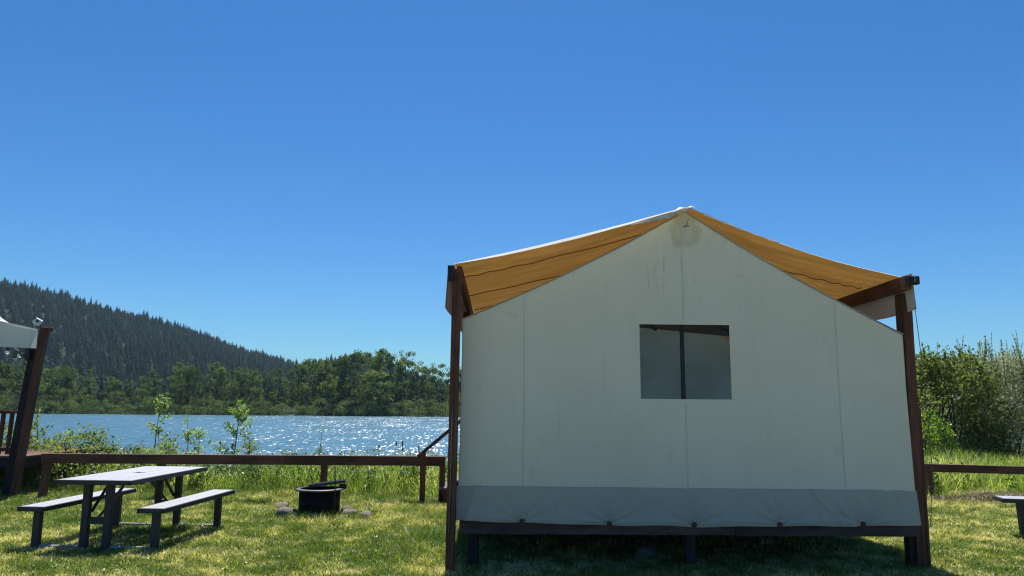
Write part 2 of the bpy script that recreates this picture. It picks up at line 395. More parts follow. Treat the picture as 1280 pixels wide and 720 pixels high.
# ------------------------------------------------------------------ leaf clouds and blades
def rand_dirs(n):
    v = rng.normal(size=(n, 3)); return v / np.linalg.norm(v, axis=1, keepdims=True)
def leaf_quads(c, size, aspect=.5, up=.3):
    """diamond leaves around the points c"""
    n = len(c); d = rand_dirs(n); d[:, 2] += up * rng.normal(size=n); d /= np.linalg.norm(d, axis=1, keepdims=True)
    q = rand_dirs(n); s = np.cross(d, q); s /= np.linalg.norm(s, axis=1, keepdims=True) + 1e-9
    size = (np.asarray(size) * rng.uniform(.6, 1.3, n))[:, None]
    a = c - d * size * .5; b = c + s * size * aspect * .5; e = c + d * size * .5; f = c - s * size * aspect * .5
    V = np.stack([a, b, e, f], 1).reshape(-1, 3); F = np.arange(4 * n).reshape(n, 4)
    return V, F
def blades(x, y, z, h, w, lean, seg=2):
    """grass blades: seg quads narrowing to a tip triangle"""
    n = len(x); th = rng.uniform(0, 2 * np.pi, n); ph = rng.uniform(0, 2 * np.pi, n)
    sx, sy = np.cos(th), np.sin(th); lx, ly = np.cos(ph) * lean * h, np.sin(ph) * lean * h
    V = np.empty((n, 2 * seg + 1, 3))
    for k in range(seg):
        t = k / seg; ww = w * (1 - .45 * t) * .5; cx = x + lx * t * t; cy = y + ly * t * t; cz = z + h * t * (1 - .25 * t * lean)
        V[:, 2 * k] = np.stack([cx - sx * ww, cy - sy * ww, cz], -1); V[:, 2 * k + 1] = np.stack([cx + sx * ww, cy + sy * ww, cz], -1)
    V[:, 2 * seg] = np.stack([x + lx, y + ly, z + h * (1 - .25 * lean)], -1)
    base = (np.arange(n) * (2 * seg + 1))[:, None]
    Q = [base + np.array([[2 * k, 2 * k + 1, 2 * k + 3, 2 * k + 2]]) for k in range(seg - 1)]
    T = base + np.array([[2 * seg - 2, 2 * seg - 1, 2 * seg]])
    return V.reshape(-1, 3), Q, T, 2 * seg + 1
def blade_mesh(name, x, y, z, h, w, lean, seg, tint, material):
    V, Q, T, k = blades(x, y, z, h, w, lean, seg)
    return npmesh(name, V, Q + [T], material, tint=np.repeat(np.clip(tint, 0, 1), k))

# lawn
OBST = [(-.5, 4.1, 8.0, 12.6)]
n = 560000
yy = 6.3 + (14.6 - 6.3) * rng.random(n) ** 1.15
half = .72 * yy + 1.3; xx = rng.uniform(-1, 1, n) * half
keep = fbm(xx * 3, yy * 3) + .35 * rng.random(n) > .36
bare = ((xx + 3.3) ** 2 + ((yy - 9.8) * 1.6) ** 2 < .05 * (.5 + fbm(xx * 9, yy * 9))) | ((xx + 3.35) ** 2 + ((yy - 8.6) * 1.3) ** 2 < .06 * (.4 + fbm(xx * 9, yy * 9)))
under = (xx > -.3) & (xx < 4) & (yy > 8.6) & (yy < 12.8) & (rng.random(n) < .8)
keep &= ~bare & ~under
xx, yy = xx[keep], yy[keep]; n = len(xx)
dry = fbm(xx * .55 + 3, yy * .9 + 11, 4); dry2 = fbm(xx * 3.3, yy * 3.3 + 60, 3)
right = sstep(4, 8, xx)
tint = .36 + 1.25 * (dry - .5) + 1.6 * (dry2 - .5) + 1.5 * (fbm(xx * 9, yy * 9 + 7, 2) - .5) + .25 * right + rng.normal(0, .30, n)
hh = (.028 + .035 * fbm(xx * 1.6, yy * 1.6 + 30)) * rng.uniform(.5, 1.5, n)
tuft = fbm(xx * 2.2 + 90, yy * 2.2) ; tuft = sstep(.60, .74, tuft)
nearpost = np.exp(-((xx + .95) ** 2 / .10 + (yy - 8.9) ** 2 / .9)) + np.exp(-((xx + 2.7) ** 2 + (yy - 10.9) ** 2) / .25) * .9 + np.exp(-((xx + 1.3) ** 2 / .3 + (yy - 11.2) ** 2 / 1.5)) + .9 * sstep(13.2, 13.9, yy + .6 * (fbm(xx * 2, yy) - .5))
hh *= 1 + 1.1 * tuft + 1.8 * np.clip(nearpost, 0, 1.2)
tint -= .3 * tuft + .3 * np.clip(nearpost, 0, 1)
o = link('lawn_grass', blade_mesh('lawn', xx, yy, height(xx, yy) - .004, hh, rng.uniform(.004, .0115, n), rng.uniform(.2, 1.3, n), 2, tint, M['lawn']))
tag(o, 'short patchy green and straw coloured lawn grass', 'grass', kind='stuff')

# clover and small broad leaves in the turf
n = 26000; yy = 6.4 + 7 * rng.random(n); xx = rng.uniform(-1, 1, n) * (.72 * yy + 1); k = (fbm(xx * 1.3 + 50, yy * 1.3) > .5) & ~((xx > -.3) & (xx < 4) & (yy > 8.4)); xx, yy = xx[k], yy[k]
C = np.stack([xx, yy, height(xx, yy) + rng.uniform(.015, .055, len(xx))], -1); C = np.repeat(C, 2, 0) + rng.normal(size=(2 * len(xx), 3)) * .008
V, Fq = leaf_quads(C, .022, .85)
tag(link('clover', npmesh('clover', V, [Fq], M['weed'], tint=np.repeat(np.clip(rng.normal(.75, .25, len(C)), 0, 1), 4))), 'small clover leaves scattered through the lawn', 'clover', kind='stuff')
# tall grass and weeds behind the fence
def band(n, x0, x1, y0, y1): return rng.uniform(x0, x1, n), rng.uniform(y0, y1, n)
n = 85000
xx, yy = band(n, -14, 15, 13.45, 19)
edge = 13.35 + 1.1 * fbm(xx * .9, yy * 0 + 2, 3) - .25; k = (yy > edge) & (fbm(xx * 1.5, yy * 1.5 + 5) + .25 * rng.random(n) > .46) & ~((xx > -.9) & (xx < 5) & (yy < 15.3))
xx, yy = xx[k], yy[k]; n = len(xx)
base = fbm(xx * .8 + 7, yy * .5)
cap = np.interp(xx, [-14, -8, -6.6, -5.8, -4.5, -3, -1, 6, 15], [.75, .62, .45, .45, .62, .60, .60, .62, .8])
hh = cap * (.45 + .95 * base) * rng.uniform(.55, 1.08, n)
hh *= .35 + .65 * sstep(13.4, 14.6, yy)
hh += np.clip(-height(xx, yy) - .05, 0, 2) * .75
tint = .35 + 1.5 * (fbm(xx * .7, yy * .7 + 33) - .5) + rng.normal(0, .16, n) + .55 * (rng.random(n) < .05)
o = link('tall_grass', blade_mesh('tall', xx, yy, height(xx, yy) - .02, hh, rng.uniform(.008, .018, n), rng.uniform(.1, .7, n), 4, tint, M['tall']))
tag(o, 'bright green tall grass growing beyond the fence', 'tall grass', kind='stuff')
# broad-leaved weeds
def weeds(cx, cy, ch, per, ls, name, label, mt):
    C = []; Tn = []
    for x, y, h in zip(cx, cy, ch):
        z0 = float(height(x, y)); m = int(per * rng.uniform(.6, 1.3)); r = h * .38
        p = rng.normal(size=(m, 3)) * [r * .55, r * .55, 0]; tz = rng.random(m) ** .8
        p[:, 2] = z0 + tz * h; p[:, :2] *= (1.15 - .7 * tz)[:, None]; p[:, 0] += x; p[:, 1] += y
        C.append(p); Tn.append(np.clip(rng.normal(.45 + .3 * (random.random() - .5), .22, m), 0, 1))
    C = np.concatenate(C); V, Fq = leaf_quads(C, ls, .5); t = np.repeat(np.concatenate(Tn), 4)
    return tag(link(name, npmesh(name, V, [Fq], mt, tint=t)), label, 'weeds', kind='stuff')
n = 420; cx, cy = band(n, -13, 14, 13.9, 17.5); k = ~((cx > -.9) & (cx < 5)); cx, cy = cx[k], cy[k]
ch = .5 * (.5 + fbm(cx * .7, cy * .9)) * rng.uniform(.6, 1.15, len(cx)) * np.interp(cx, [-14, -8, -6.6, -5.6, -4, 15], [1.3, 1.15, .9, .9, 1.1, 1.2]) + np.clip(-height(cx, cy), 0, 2) * .8
weeds(cx, cy, ch, 130, .055, 'broadleaf_weeds', 'mixed leafy weeds crowding the bank behind the fence', M['weed'])
# pale flower heads among the weeds
n = 1500; cx, cy = band(n, -8.5, -1.2, 13.9, 16.5); k = fbm(cx * 1.1 + 3, cy * 1.1) > .47; cx, cy = cx[k], cy[k]
C = np.stack([cx, cy, height(cx, cy) + rng.uniform(.25, .68, len(cx))], -1); C = np.repeat(C, 3, 0) + rng.normal(size=(3 * len(cx), 3)) * .012
V, Fq = leaf_quads(C, .032, .8)
M['petal'] = rampmat('petals', [(0, (.55, .56, .45)), (1, (.8, .8, .7))], .3, tc=(1, 1, 1), tv=1)
tag(link('wildflowers', npmesh('wildflowers', V, [Fq], M['petal'], tint=np.repeat(rng.random(len(C)), 4))), 'small pale flower heads scattered through the weeds behind the fence', 'flowers', kind='stuff')
# reeds along the shore
n = 60000; xx, yy = band(n, -32, 6, 22, 34.5)
k = (yy > shore_y(xx) - 7 + 6 * fbm(xx * .4, yy * .1)) & (yy < shore_y(xx) + 2) & (fbm(xx * .7, yy * .7) > .33)
xx, yy = xx[k], yy[k]; n = len(xx)
hh = (.30 + 1.35 * sstep(-7.5, -3.0, xx) * (.7 + .4 * fbm(xx * .6, yy * .3))) * rng.uniform(.6, 1.05, n)
tint = .5 + 1.0 * (fbm(xx * .5, yy * .5) - .5) + rng.normal(0, .15, n)
o = link('reeds', blade_mesh('reeds', xx, yy, height(xx, yy) - .05, hh, rng.uniform(.012, .03, n), rng.uniform(.05, .4, n), 3, tint, M['tall']))
tag(o, 'green reeds along the near edge of the lake', 'reeds', kind='stuff')
# straw heap by the right fence
n = 5000; xx = rng.normal(8.4, .55, n); yy = rng.normal(13.5, .16, n); xx = np.where(rng.random(n) < .4, rng.uniform(7.2, 12, n), xx)
hp = .10 * np.exp(-((xx - 8.4) / .7) ** 2) + .03
o = link('dry_straw', blade_mesh('straw', xx, yy, height(xx, yy) + hp * rng.random(n), rng.uniform(.03, .14, n), rng.uniform(.006, .012, n), rng.uniform(.8, 2.5, n), 2, rng.random(n), M['straw']))
tag(o, 'pale heap of dead straw at the foot of the right fence', 'straw', kind='stuff')

# ------------------------------------------------------------------ trees
def join_meshdata(parts):
    V = []; Fs = []; T = []; off = 0
    for v, f, t in parts:
        V.append(v); Fs.append(np.asarray(f) + off); T.append(t); off += len(v)
    return np.concatenate(V), Fs, np.concatenate(T)
def limb(p0, p1, r0, r1, seg=6, bend=.1, n=4):
    pts = []; p0 = np.array(p0, float); p1 = np.array(p1, float); L = np.linalg.norm(p1 - p0); off = rng.normal(size=3) * bend * L; off[2] *= .3
    for i in range(n + 1):
        t = i / n; pts.append(p0 * (1 - t) + p1 * t + off * math.sin(math.pi * t))
    return pts, [r0 + (r1 - r0) * i / n for i in range(n + 1)]
def limbs_mesh(lst, material, seg=6):
    V = []; F = []; o = 0
    for pts, rad in lst:
        for i, (p, r) in enumerate(zip(pts, rad)):
            d = pts[min(i + 1, len(pts) - 1)] - pts[max(i - 1, 0)]; d = d / np.linalg.norm(d)
            u = np.cross(d, [0, 0, 1.] if abs(d[2]) < .9 else [0, 1., 0]); u /= np.linalg.norm(u); v = np.cross(d, u)
            for k in range(seg): a = 2 * math.pi * k / seg; V.append(p + (u * math.cos(a) + v * math.sin(a)) * r)
        for i in range(len(pts) - 1):
            for k in range(seg): F.append((o + i * seg + k, o + i * seg + (k + 1) % seg, o + (i + 1) * seg + (k + 1) % seg, o + (i + 1) * seg + k))
        o += len(pts) * seg
    return npmesh('limbs', np.array(V), [np.array(F)], material, smooth=True)
def crown_pts(env, nclump, per, cr, zlo, zhi):
    """env(t)->radius at height fraction t; clumps sit mostly near the surface of that envelope"""
    C = []; T = []
    for _ in range(nclump):
        t = rng.random(); z = zlo + (zhi - zlo) * t; a = rng.uniform(0, 2 * np.pi); r = env(t) * math.sqrt(rng.uniform(.15, 1.0)) * rng.uniform(.85, 1.12)
        c = np.array([r * math.cos(a), r * math.sin(a), z]); k = int(per * rng.uniform(.5, 1.4))
        s = cr * rng.uniform(.6, 1.35); p = rand_dirs(k) * (rng.random(k) ** .45)[:, None] * [s, s, s * .9] + c
        C.append(p); T.append(np.clip(.45 + .22 * rng.normal() + .12 * rng.normal(size=k), 0, 1))
    return np.concatenate(C), np.concatenate(T)
def make_tree(name, env, H, nclump, per, cr, leaf, zlo, trunk_r, lm, aspect=.6, spread=.35):
    C, T = crown_pts(env, nclump, per, cr, zlo, H - cr * .4)
    V, Fq = leaf_quads(C, leaf, aspect)
    crown = npmesh(name + '_crown', V, [Fq], lm, tint=np.repeat(T, 4))
    L = [limb((0, 0, -.5), (rng.normal() * .02 * H, rng.normal() * .02 * H, H * .86), trunk_r, trunk_r * .18, bend=.02, n=6)]
    for _ in range(10):
        z = rng.uniform(.25, .8) * H; a = rng.uniform(0, 6.28); q = env((z - zlo) / max(H - zlo, .1) if z > zlo else 0) * .8
        L.append(limb((0, 0, z * .8), (q * math.cos(a), q * math.sin(a), z + .1 * H), trunk_r * .35, trunk_r * .06, n=3, seg=4))
    return crown, limbs_mesh(L, M['bark'])
def place(meshes, name, loc, sc, rz, label, cat, group, names=('crown', 'trunk')):
    r = thing(name, loc, label, cat, group, rz)
    w = Matrix.Translation(loc) @ Matrix.Rotation(rz, 4, 'Z') @ Matrix.Diagonal((sc[0], sc[1], sc[2], 1))
    for me, nm in zip(meshes, names): link(nm, me, r, w)
    return r
# far-shore alders: unit height 10
def ev_tall(t): return 2.6 * math.sin(math.pi * min(1, .13 + .80 * t)) ** .7
def ev_round(t): return 3.6 * math.sin(math.pi * min(1, .2 + .75 * t)) ** .6
def ev_col(t): return 1.9 * math.sin(math.pi * min(1, .12 + .80 * t)) ** .6
protoT = [make_tree('alder', ev_tall, 10, 75, 78, .62, .27, .6, .18, M['far_leaf']) for _ in range(3)] + [make_tree('alder', ev_col, 10, 60, 74, .56, .26, .4, .16, M['far_leaf']) for _ in range(2)]
protoR = [make_tree('round_tree', ev_round, 8, 80, 76, .70, .28, .2, .18, M['far_leaf']) for _ in range(3)]
protoB = [make_tree('shore_bush', ev_round, 5, 55, 60, .9, .26, .1, .1, M['far_leaf']) for _ in range(3)]
# tree-top heights in the photograph's row of trees, as x (m at 195 m) and height above the water
TX = np.array([-175, -140, -131, -121, -110, -101, -96, -88, -78, -70, -60, -53, -46, -40, -35, -30, -26, -22, -17, -8, 10, 60])
TH = np.array([10, 12, 12.5, 11.5, 10.5, 8.0, 7.5, 11.3, 11.6, 10.8, 10.8, 12.6, 13.8, 15.0, 16.4, 15.6, 14.6, 12.9, 12.0, 12, 12, 12.]) + 1.4
x = -168.0; i = 0
GA = 'alders along the far shore'
while x < 12:
    y = rng.uniform(199, 212); H = np.interp(x * 195 / y, TX, TH) * rng.uniform(.9, 1.04); m = protoT[[0, 1, 2, 3, 4, 3, 4][rng.integers(7)]] if (x > -95 or rng.random() < .4) else protoR[rng.integers(3)]
    u = 10 if m in protoT else 8; s = H / u; wx = s * rng.uniform(.85, 1.15)
    place(m, 'alder_tree', (x, y, float(height(x, y)) - .3), (wx, wx, s), rng.uniform(0, 6.3), 'tall leafy alder in the row of trees along the far lake shore', 'tree', GA)
    x += rng.uniform(1.9, 3.2) if x > -95 else rng.uniform(2.8, 4.4)
x = -160.0
while x < 8:
    y = rng.uniform(191.5, 196); H = (np.interp(x, TX, TH)) * rng.uniform(.42, .74); m = (protoR if rng.random() < .6 else protoT[3:])[rng.integers(2)]; s = H / (8 if m in protoR else 10)
    wx = s * rng.uniform(.9, 1.2)
    place(m, 'waterside_tree', (x, y, float(height(x, y)) - .3), (wx, wx, s), rng.uniform(0, 6.3), 'rounded green tree standing low at the waterline in front of the alders', 'tree', 'low trees at the far waterline')
    x += rng.uniform(4.5, 7.5)
x = -158.0
while x < 4:
    y = rng.uniform(188.3, 190.3); H = rng.uniform(2.6, 4.8); m = protoB[rng.integers(3)]; s = H / 5; wx = s * rng.uniform(1.0, 1.5)
    place(m, 'shore_bush', (x, y, WATER - .2), (wx, wx, s), rng.uniform(0, 6.3), 'low dense bush overhanging the water on the far shore', 'bush', 'bushes overhanging the far shore')
    x += rng.uniform(2.8, 5.5)

# conifers on the hills, unit height 10
def make_conifer(lean=1.0):
    C = []; 
    V = []; Fq = []; T = []; o = 0
    nl = 20
    for k in range(nl):
        t = k / (nl - 1); z = 1.0 + 8.8 * t; r = (3.0 * (1 - t) ** .75 + .15) * lean * rng.uniform(.75, 1.12); nb = max(5, int(11 * (1 - t) + 6))
        a0 = rng.uniform(0, 6.28)
        for j in range(nb):
            a = a0 + 2 * math.pi * j / nb + rng.normal() * .2; rr = r * rng.uniform(.6, 1.15); w_ = rr * .34 + .07; dz = -.28 * rr + rng.normal() * .08
            d = np.array([math.cos(a), math.sin(a), 0]); s_ = np.array([-math.sin(a), math.cos(a), 0])
            V += [np.array([0, 0, z + .22]), d * rr * .6 + s_ * w_ + [0, 0, z + dz * .5], d * rr + [0, 0, z + dz], d * rr * .6 - s_ * w_ + [0, 0, z + dz * .5 - .05]]
            Fq.append([o, o + 1, o + 2, o + 3]); o += 4; T += [rng.random()] * 4
    return npmesh('conifer_crown', np.array(V), [np.array(Fq)], M['conifer'], tint=np.array(T)), limbs_mesh([limb((0, 0, -1), (0, 0, 9.9), .16, .02, bend=0, n=3)], M['bark'], 5)
protoC = [make_conifer(1.0), make_conifer(1.2), make_conifer(.85), make_conifer(1.1)]
def vis(x, y, z): return (-640 < x / y * 950 < 0) 
pts = []
for _ in range(45000):
    y = rng.uniform(300, 960); x = rng.uniform(-.80, .02) * y
    pts.append((x, y))
pts = np.array(pts); cell = {}; sel = []
for x, y in pts:
    k = (int(x // 5.6), int(y // 7))
    if k in cell: continue
    cell[k] = 1; sel.append((x, y))
sel = np.array(sel); hz = height(sel[:, 0], sel[:, 1]); sc = rng.uniform(.6, 1.0, len(sel)) * rng.uniform(.8, 1.5, len(sel)) * (1 - .15 * (rng.random(len(sel)) < .2))
# screen height of each top decides which stand out: the ridge and the nearest
el = (hz + 10 * sc - EYE) / sel[:, 1]; az = sel[:, 0] / sel[:, 1]
inview = (az > -.68) & (az < -.08)
order = np.argsort(-el); front = np.zeros(len(sel), bool)
bins = {}
for q in order:
    if not inview[q]: continue
    b_ = int(az[q] * 950 // 4)
    if bins.get(b_, 0) < 2 and front.sum() < 280: bins[b_] = bins.get(b_, 0) + 1; front[q] = True
src = []
ng = 0
for q in np.where(front)[0]:
    m = protoC[rng.integers(4)]; s = sc[q]; w_ = s * rng.uniform(.9, 1.25)
    r = place(m, 'conifer_tree', (sel[q, 0], sel[q, 1], hz[q] - .5), (w_, w_, s), rng.uniform(0, 6.3), 'dark conifer standing on the skyline of the forested hill', 'tree', 'conifers on the hill skyline')
    if len(src) < 4: src.append([c for c in r.children if c.name.startswith('crown')][0])
rest = np.where(~front)[0]
def scatter(name, P, scl, rot, srcs, label, cat):
    me = bpy.data.meshes.new(name); me.vertices.add(len(P)); me.vertices.foreach_set('co', np.asarray(P, np.float32).ravel())
    for nm, ar in (('sc', scl), ('rz', rot)):
        a = me.attributes.new(nm, 'FLOAT', 'POINT'); a.data.foreach_set('value', np.asarray(ar, np.float32))
    o = link(name, me); tag(o, label, cat, kind='stuff')
    ngp = bpy.data.node_groups.new(name, 'GeometryNodeTree'); ngp.interface.new_socket('Geometry', in_out='INPUT', socket_type='NodeSocketGeometry'); ngp.interface.new_socket('Geometry', in_out='OUTPUT', socket_type='NodeSocketGeometry')
    gi = ngp.nodes.new('NodeGroupInput'); go = ngp.nodes.new('NodeGroupOutput'); ip = ngp.nodes.new('GeometryNodeInstanceOnPoints'); jn = ngp.nodes.new('GeometryNodeJoinGeometry')
    for s_ in srcs:
        oi = ngp.nodes.new('GeometryNodeObjectInfo'); oi.inputs['Object'].default_value = s_; oi.inputs['As Instance'].default_value = True; oi.transform_space = 'ORIGINAL'
        ngp.links.new(oi.outputs['Geometry'], jn.inputs[0])
    ngp.links.new(gi.outputs[0], ip.inputs['Points']); ngp.links.new(jn.outputs[0], ip.inputs['Instance']); ip.inputs['Pick Instance'].default_value = True
    na = ngp.nodes.new('GeometryNodeInputNamedAttribute'); na.data_type = 'FLOAT'; na.inputs['Name'].default_value = 'sc'
    ngp.links.new(na.outputs['Attribute'], ip.inputs['Scale'])
    nr = ngp.nodes.new('GeometryNodeInputNamedAttribute'); nr.data_type = 'FLOAT'; nr.inputs['Name'].default_value = 'rz'
    cx_ = ngp.nodes.new('ShaderNodeCombineXYZ'); ngp.links.new(nr.outputs['Attribute'], cx_.inputs[2]); ngp.links.new(cx_.outputs[0], ip.inputs['Rotation'])
    ngp.links.new(ip.outputs[0], go.inputs[0])
    md = o.modifiers.new('scatter', 'NODES'); md.node_group = ngp
    return o
P = np.stack([sel[rest, 0], sel[rest, 1], hz[rest] - .5], -1)
scatter('conifer_forest', P, sc[rest], rng.uniform(0, 6.3, len(rest)), src, 'dark dense conifer forest covering the hillside beyond the lake', 'forest')

# near bushes right of the tent
def shoots(n, r, z0, z1, per, lean=.25):
    C = []; L = []
    for _ in range(n):
        a = rng.uniform(0, 6.28); q = r * math.sqrt(rng.random()); b0 = np.array([q * math.cos(a), q * math.sin(a), z0]); e = b0 + [rng.normal() * lean, rng.normal() * lean, (z1 - z0) * rng.uniform(.5, 1)]
        t = rng.random(per); p = b0 + (e - b0) * t[:, None] + rng.normal(size=(per, 3)) * .05 * (1.1 - t)[:, None]; C.append(p)
        L.append(([b0, (b0 + e) / 2, e], [.012, .008, .003]))
    return np.concatenate(C), L
def bush(name, H, rad, nclump, per, leaf, lm, nshoot, sh, label, loc, asp=.4, cr=.42):
    def env(t): return rad * math.sin(math.pi * min(1, .25 + .68 * t)) ** .6
    C, T = crown_pts(env, nclump, per, cr, .1, H)
    L = [limb((rng.normal() * .1, rng.normal() * .1, -.2), (rng.normal() * rad * .5, rng.normal() * rad * .5, H * rng.uniform(.6, .95)), .035, .008, n=4) for _ in range(14)]
    if nshoot:
        c2, l2 = shoots(nshoot, rad * .75, H * .75, H + sh, 60); C = np.concatenate([C, c2]); T = np.concatenate([T, rng.uniform(.4, .9, len(c2))]); L += l2
    V, Fq = leaf_quads(C, leaf, asp)
    cm = npmesh(name, V, [Fq], lm, tint=np.repeat(T, 4)); tm = limbs_mesh(L, M['bark'], 5)
    r = thing(name, loc, label, 'bush'); wm = Matrix.Translation(loc)
    link('foliage', cm, r, wm); link('stems', tm, r, wm); return r
def gz(x, y): return float(height(x, y))
def bl(x, y): return (x, y, gz(x, y) - .05)
bush('broadleaf_bush', 3.05, 1.45, 260, 72, .10, M['green_bush'], 14, .5, 'large dark green bush with yellow-green top just right of the tent', bl(12.3, 21.6), .6)
bush('willow_bush', 3.10, 1.7, 330, 75, .10, M['willow'], 46, .95, 'grey-green willow with tall wispy shoots, middle of the right thicket', bl(14.6, 22.8), .3)
bush('willow_bush', 3.05, 2.0, 330, 75, .10, M['willow'], 44, .8, 'broad pale willow at the right edge of the picture', bl(17.2, 22.3), .3)
bush('willow_bush', 3.10, 1.7, 300, 75, .10, M['willow'], 34, .8, 'thin willow rising behind the dark green bush beside the tent', bl(11.9, 24.8), .3)
bush('willow_bush', 3.20, 2.2, 330, 90, .11, M['willow'], 24, .8, 'tallest willow at the back of the right thicket', bl(15.6, 26.5), .3)
bush('willow_bush', 3.20, 2.0, 280, 75, .11, M['willow'], 24, .8, 'willow partly hidden behind the tent post on the right', bl(9.4, 25), .3)
bush('willow_bush', 3.40, 2.2, 280, 75, .11, M['willow'], 24, .8, 'willow beyond the right edge of the picture', bl(20.6, 23.5), .3)
bush('bright_shrub', 1.5, .6, 60, 60, .07, M['bright_bush'], 0, 0, 'small bright yellow-green shrub between the tent post and the dark bush', bl(10.2, 19.0), .6, .22)
bush('bramble_bush', 1.7, 1.0, 90, 60, .06, M['willow'], 10, .4, 'low grey-brown bramble under the willows above the right rail', bl(14.2, 19.6), .4, .3)
bush('low_shrub', 1.0, .9, 70, 60, .06, M['green_bush'], 0, 0, 'low green shrub behind the left end of the rail fence', bl(-8.1, 14.5), .6, .25)
bush('low_shrub', 1.15, .8, 70, 60, .06, M['green_bush'], 0, 0, 'dark low shrub beneath the neighbouring deck', bl(-9.5, 14.6), .6, .25)
bush('low_shrub', .75, .8, 60, 60, .055, M['green_bush'], 0, 0, 'dark leafy shrub behind the picnic table', bl(-6.7, 14.7), .6, .2)

# saplings on the bank
def sapling(x, y, H, nbr, per, leaf, label, rad=.3, lean=0):
    L = [limb((0, 0, -.1), (lean, 0, H), .012 + .004 * H, .003, bend=.03, n=6)]; C = []
    for _ in range(nbr):
        t = rng.uniform(.25, .97); a = rng.uniform(0, 6.28); q = rad * (1.15 - t) * rng.uniform(.5, 1.2) + .05; b0 = np.array([lean * t, 0, H * t]); e = b0 + [q * math.cos(a), q * math.sin(a), q * .8]
        L.append(([b0, (b0 + e) / 2 + [0, 0, .01], e], [.006, .004, .002])); per_ = int(per * 1.7); tt = rng.uniform(.15, 1.05, per_); C.append(b0 + (e - b0) * tt[:, None] + rng.normal(size=(per_, 3)) * .03)
    C.append(np.array([lean, 0, H]) + rng.normal(size=(18, 3)) * [.05, .05, .06])
    C = np.concatenate(C); V, Fq = leaf_quads(C, leaf, .5); z = bl(x, y)
    r = thing('sapling', z, label, 'sapling'); wm = Matrix.Translation(z)
    link('foliage', npmesh('sapling_leaves', V, [Fq], M['sapling'], tint=np.clip(np.repeat(rng.normal(.5, .25, len(C)), 4), 0, 1)), r, wm)
    link('stem', limbs_mesh(L, M['bark'], 5), r, wm); return r
def top_h(zt, x, y): return zt - gz(x, y) + .05
for x, y, zt, nb, pr_, lf, lab, rad, ln in [
    (-7.25, 15.9, 1.62, 16, 16, .075, 'tallest leafy sapling above the rail, nearest the far end of the picnic table', .42, .02),
    (-5.75, 16.0, 1.55, 20, 18, .075, 'leafy sapling leaning slightly right above the rail, third clump of growth', .5, .12),
    (-6.75, 16.1, 1.22, 12, 13, .06, 'thin pale sapling just right of the tallest sapling', .3, .0),
    (-6.35, 15.8, .98, 12, 14, .06, 'short bushy sapling between the two tall ones', .34, .0),
    (-5.35, 15.8, .95, 14, 14, .06, 'low sapling at the right foot of the leaning sapling', .4, .0),
    (-9.45, 15.4, 1.28, 12, 12, .08, 'sparse sapling beside the neighbouring timber post', .4, .0),
    (-8.75, 15.2, .98, 11, 12, .06, 'short forked sapling left of the fence corner', .3, .04),
    (-4.0, 16.4, 1.05, 3, 5, .04, 'bare thin stalk rising above the middle of the rail', .08, .0)]:
    sapling(x, y, top_h(zt, x, y), nb, pr_, lf, lab, rad, ln)
# cattails
for i, (px_, top, lab) in enumerate([(-4.95, .05, 'leftmost dark cattail above the rail'), (-4.37, .17, 'second cattail from the left above the rail'), (-4.19, .16, 'tallest of the pair of cattails in the middle'), (-3.60, -.02, 'rightmost small cattail near the handrail post'), (-4.28, -.1, 'short cattail low among the reeds')]):
    y = 29 + .4 * i; z0 = gz(px_, y); r = thing('cattail', (px_, y, z0), lab, 'cattail')
    tube('stalk', [(px_, y, z0), (px_ + .02, y, top - .17)], .008, M['tall'], r, 5); tube('seed_head', [(px_ + .02, y, top - .19), (px_ + .02, y, top - .17), (px_ + .02, y, top - .02), (px_ + .02, y, top)], [.012, .026, .026, .010], M['cattail'], r, 8)

# ------------------------------------------------------------------ the wall tent
TL, TR, YF, YB = -.51, 4.085, 7.80, 12.4       # left, right, front and back planes of the canvas body
SK = .026
def fy(x): return YF + SK * (x + .55)
tent = thing('wall_tent', (1.8, 10, .45), 'large pale green canvas wall tent with one square mesh window in its gable end', 'tent')
def gable(x):
    x = np.asarray(x, float)
    base = np.where(x < 1.824, 2.453 + (3.632 - 2.453) * (x - TL) / (1.824 - TL), 3.632 + (2.349 - 3.632) * (x - 1.824) / (TR - .01 - 1.824))
    s = np.where(x < 1.824, (x - TL) / (1.824 - TL), (TR - x) / (TR - 1.824)); s = np.clip(s, 0, 1)
    return base - .05 * np.sin(np.pi * s)
XW = (1.325, 2.262); ZW = (1.662, 2.428)
BT = .775
def bandz(x): return .785 - .028 * (np.asarray(x) - TL) / 4.6
gx = np.unique(np.concatenate([np.linspace(TL, XW[0], 74), np.linspace(*XW, 40), np.linspace(XW[1], TR, 74), [1.824]]))
rows = [np.linspace(0, 1, 36), np.linspace(0, 1, 30), np.linspace(0, 1, 44)]
Pz = []
for part_, (a, b) in enumerate([(None, ZW[0]), ZW, (ZW[1], None)]):
    for t in (rows[part_] if part_ == 0 else rows[part_][1:]):
        lo = bandz(gx) - .01 if a is None else np.full(len(gx), a); hi = np.full(len(gx), b) if b is not None else gable(gx)
        if part_ == 1: lo = np.minimum(lo, gable(gx)); hi = np.minimum(hi, gable(gx) - .0)
        if part_ == 2: lo = np.minimum(lo, gable(gx) - .0)
        Pz.append(lo + (hi - lo) * t)
Pz = np.array(Pz).T; PX = np.repeat(gx[:, None], Pz.shape[1], 1)
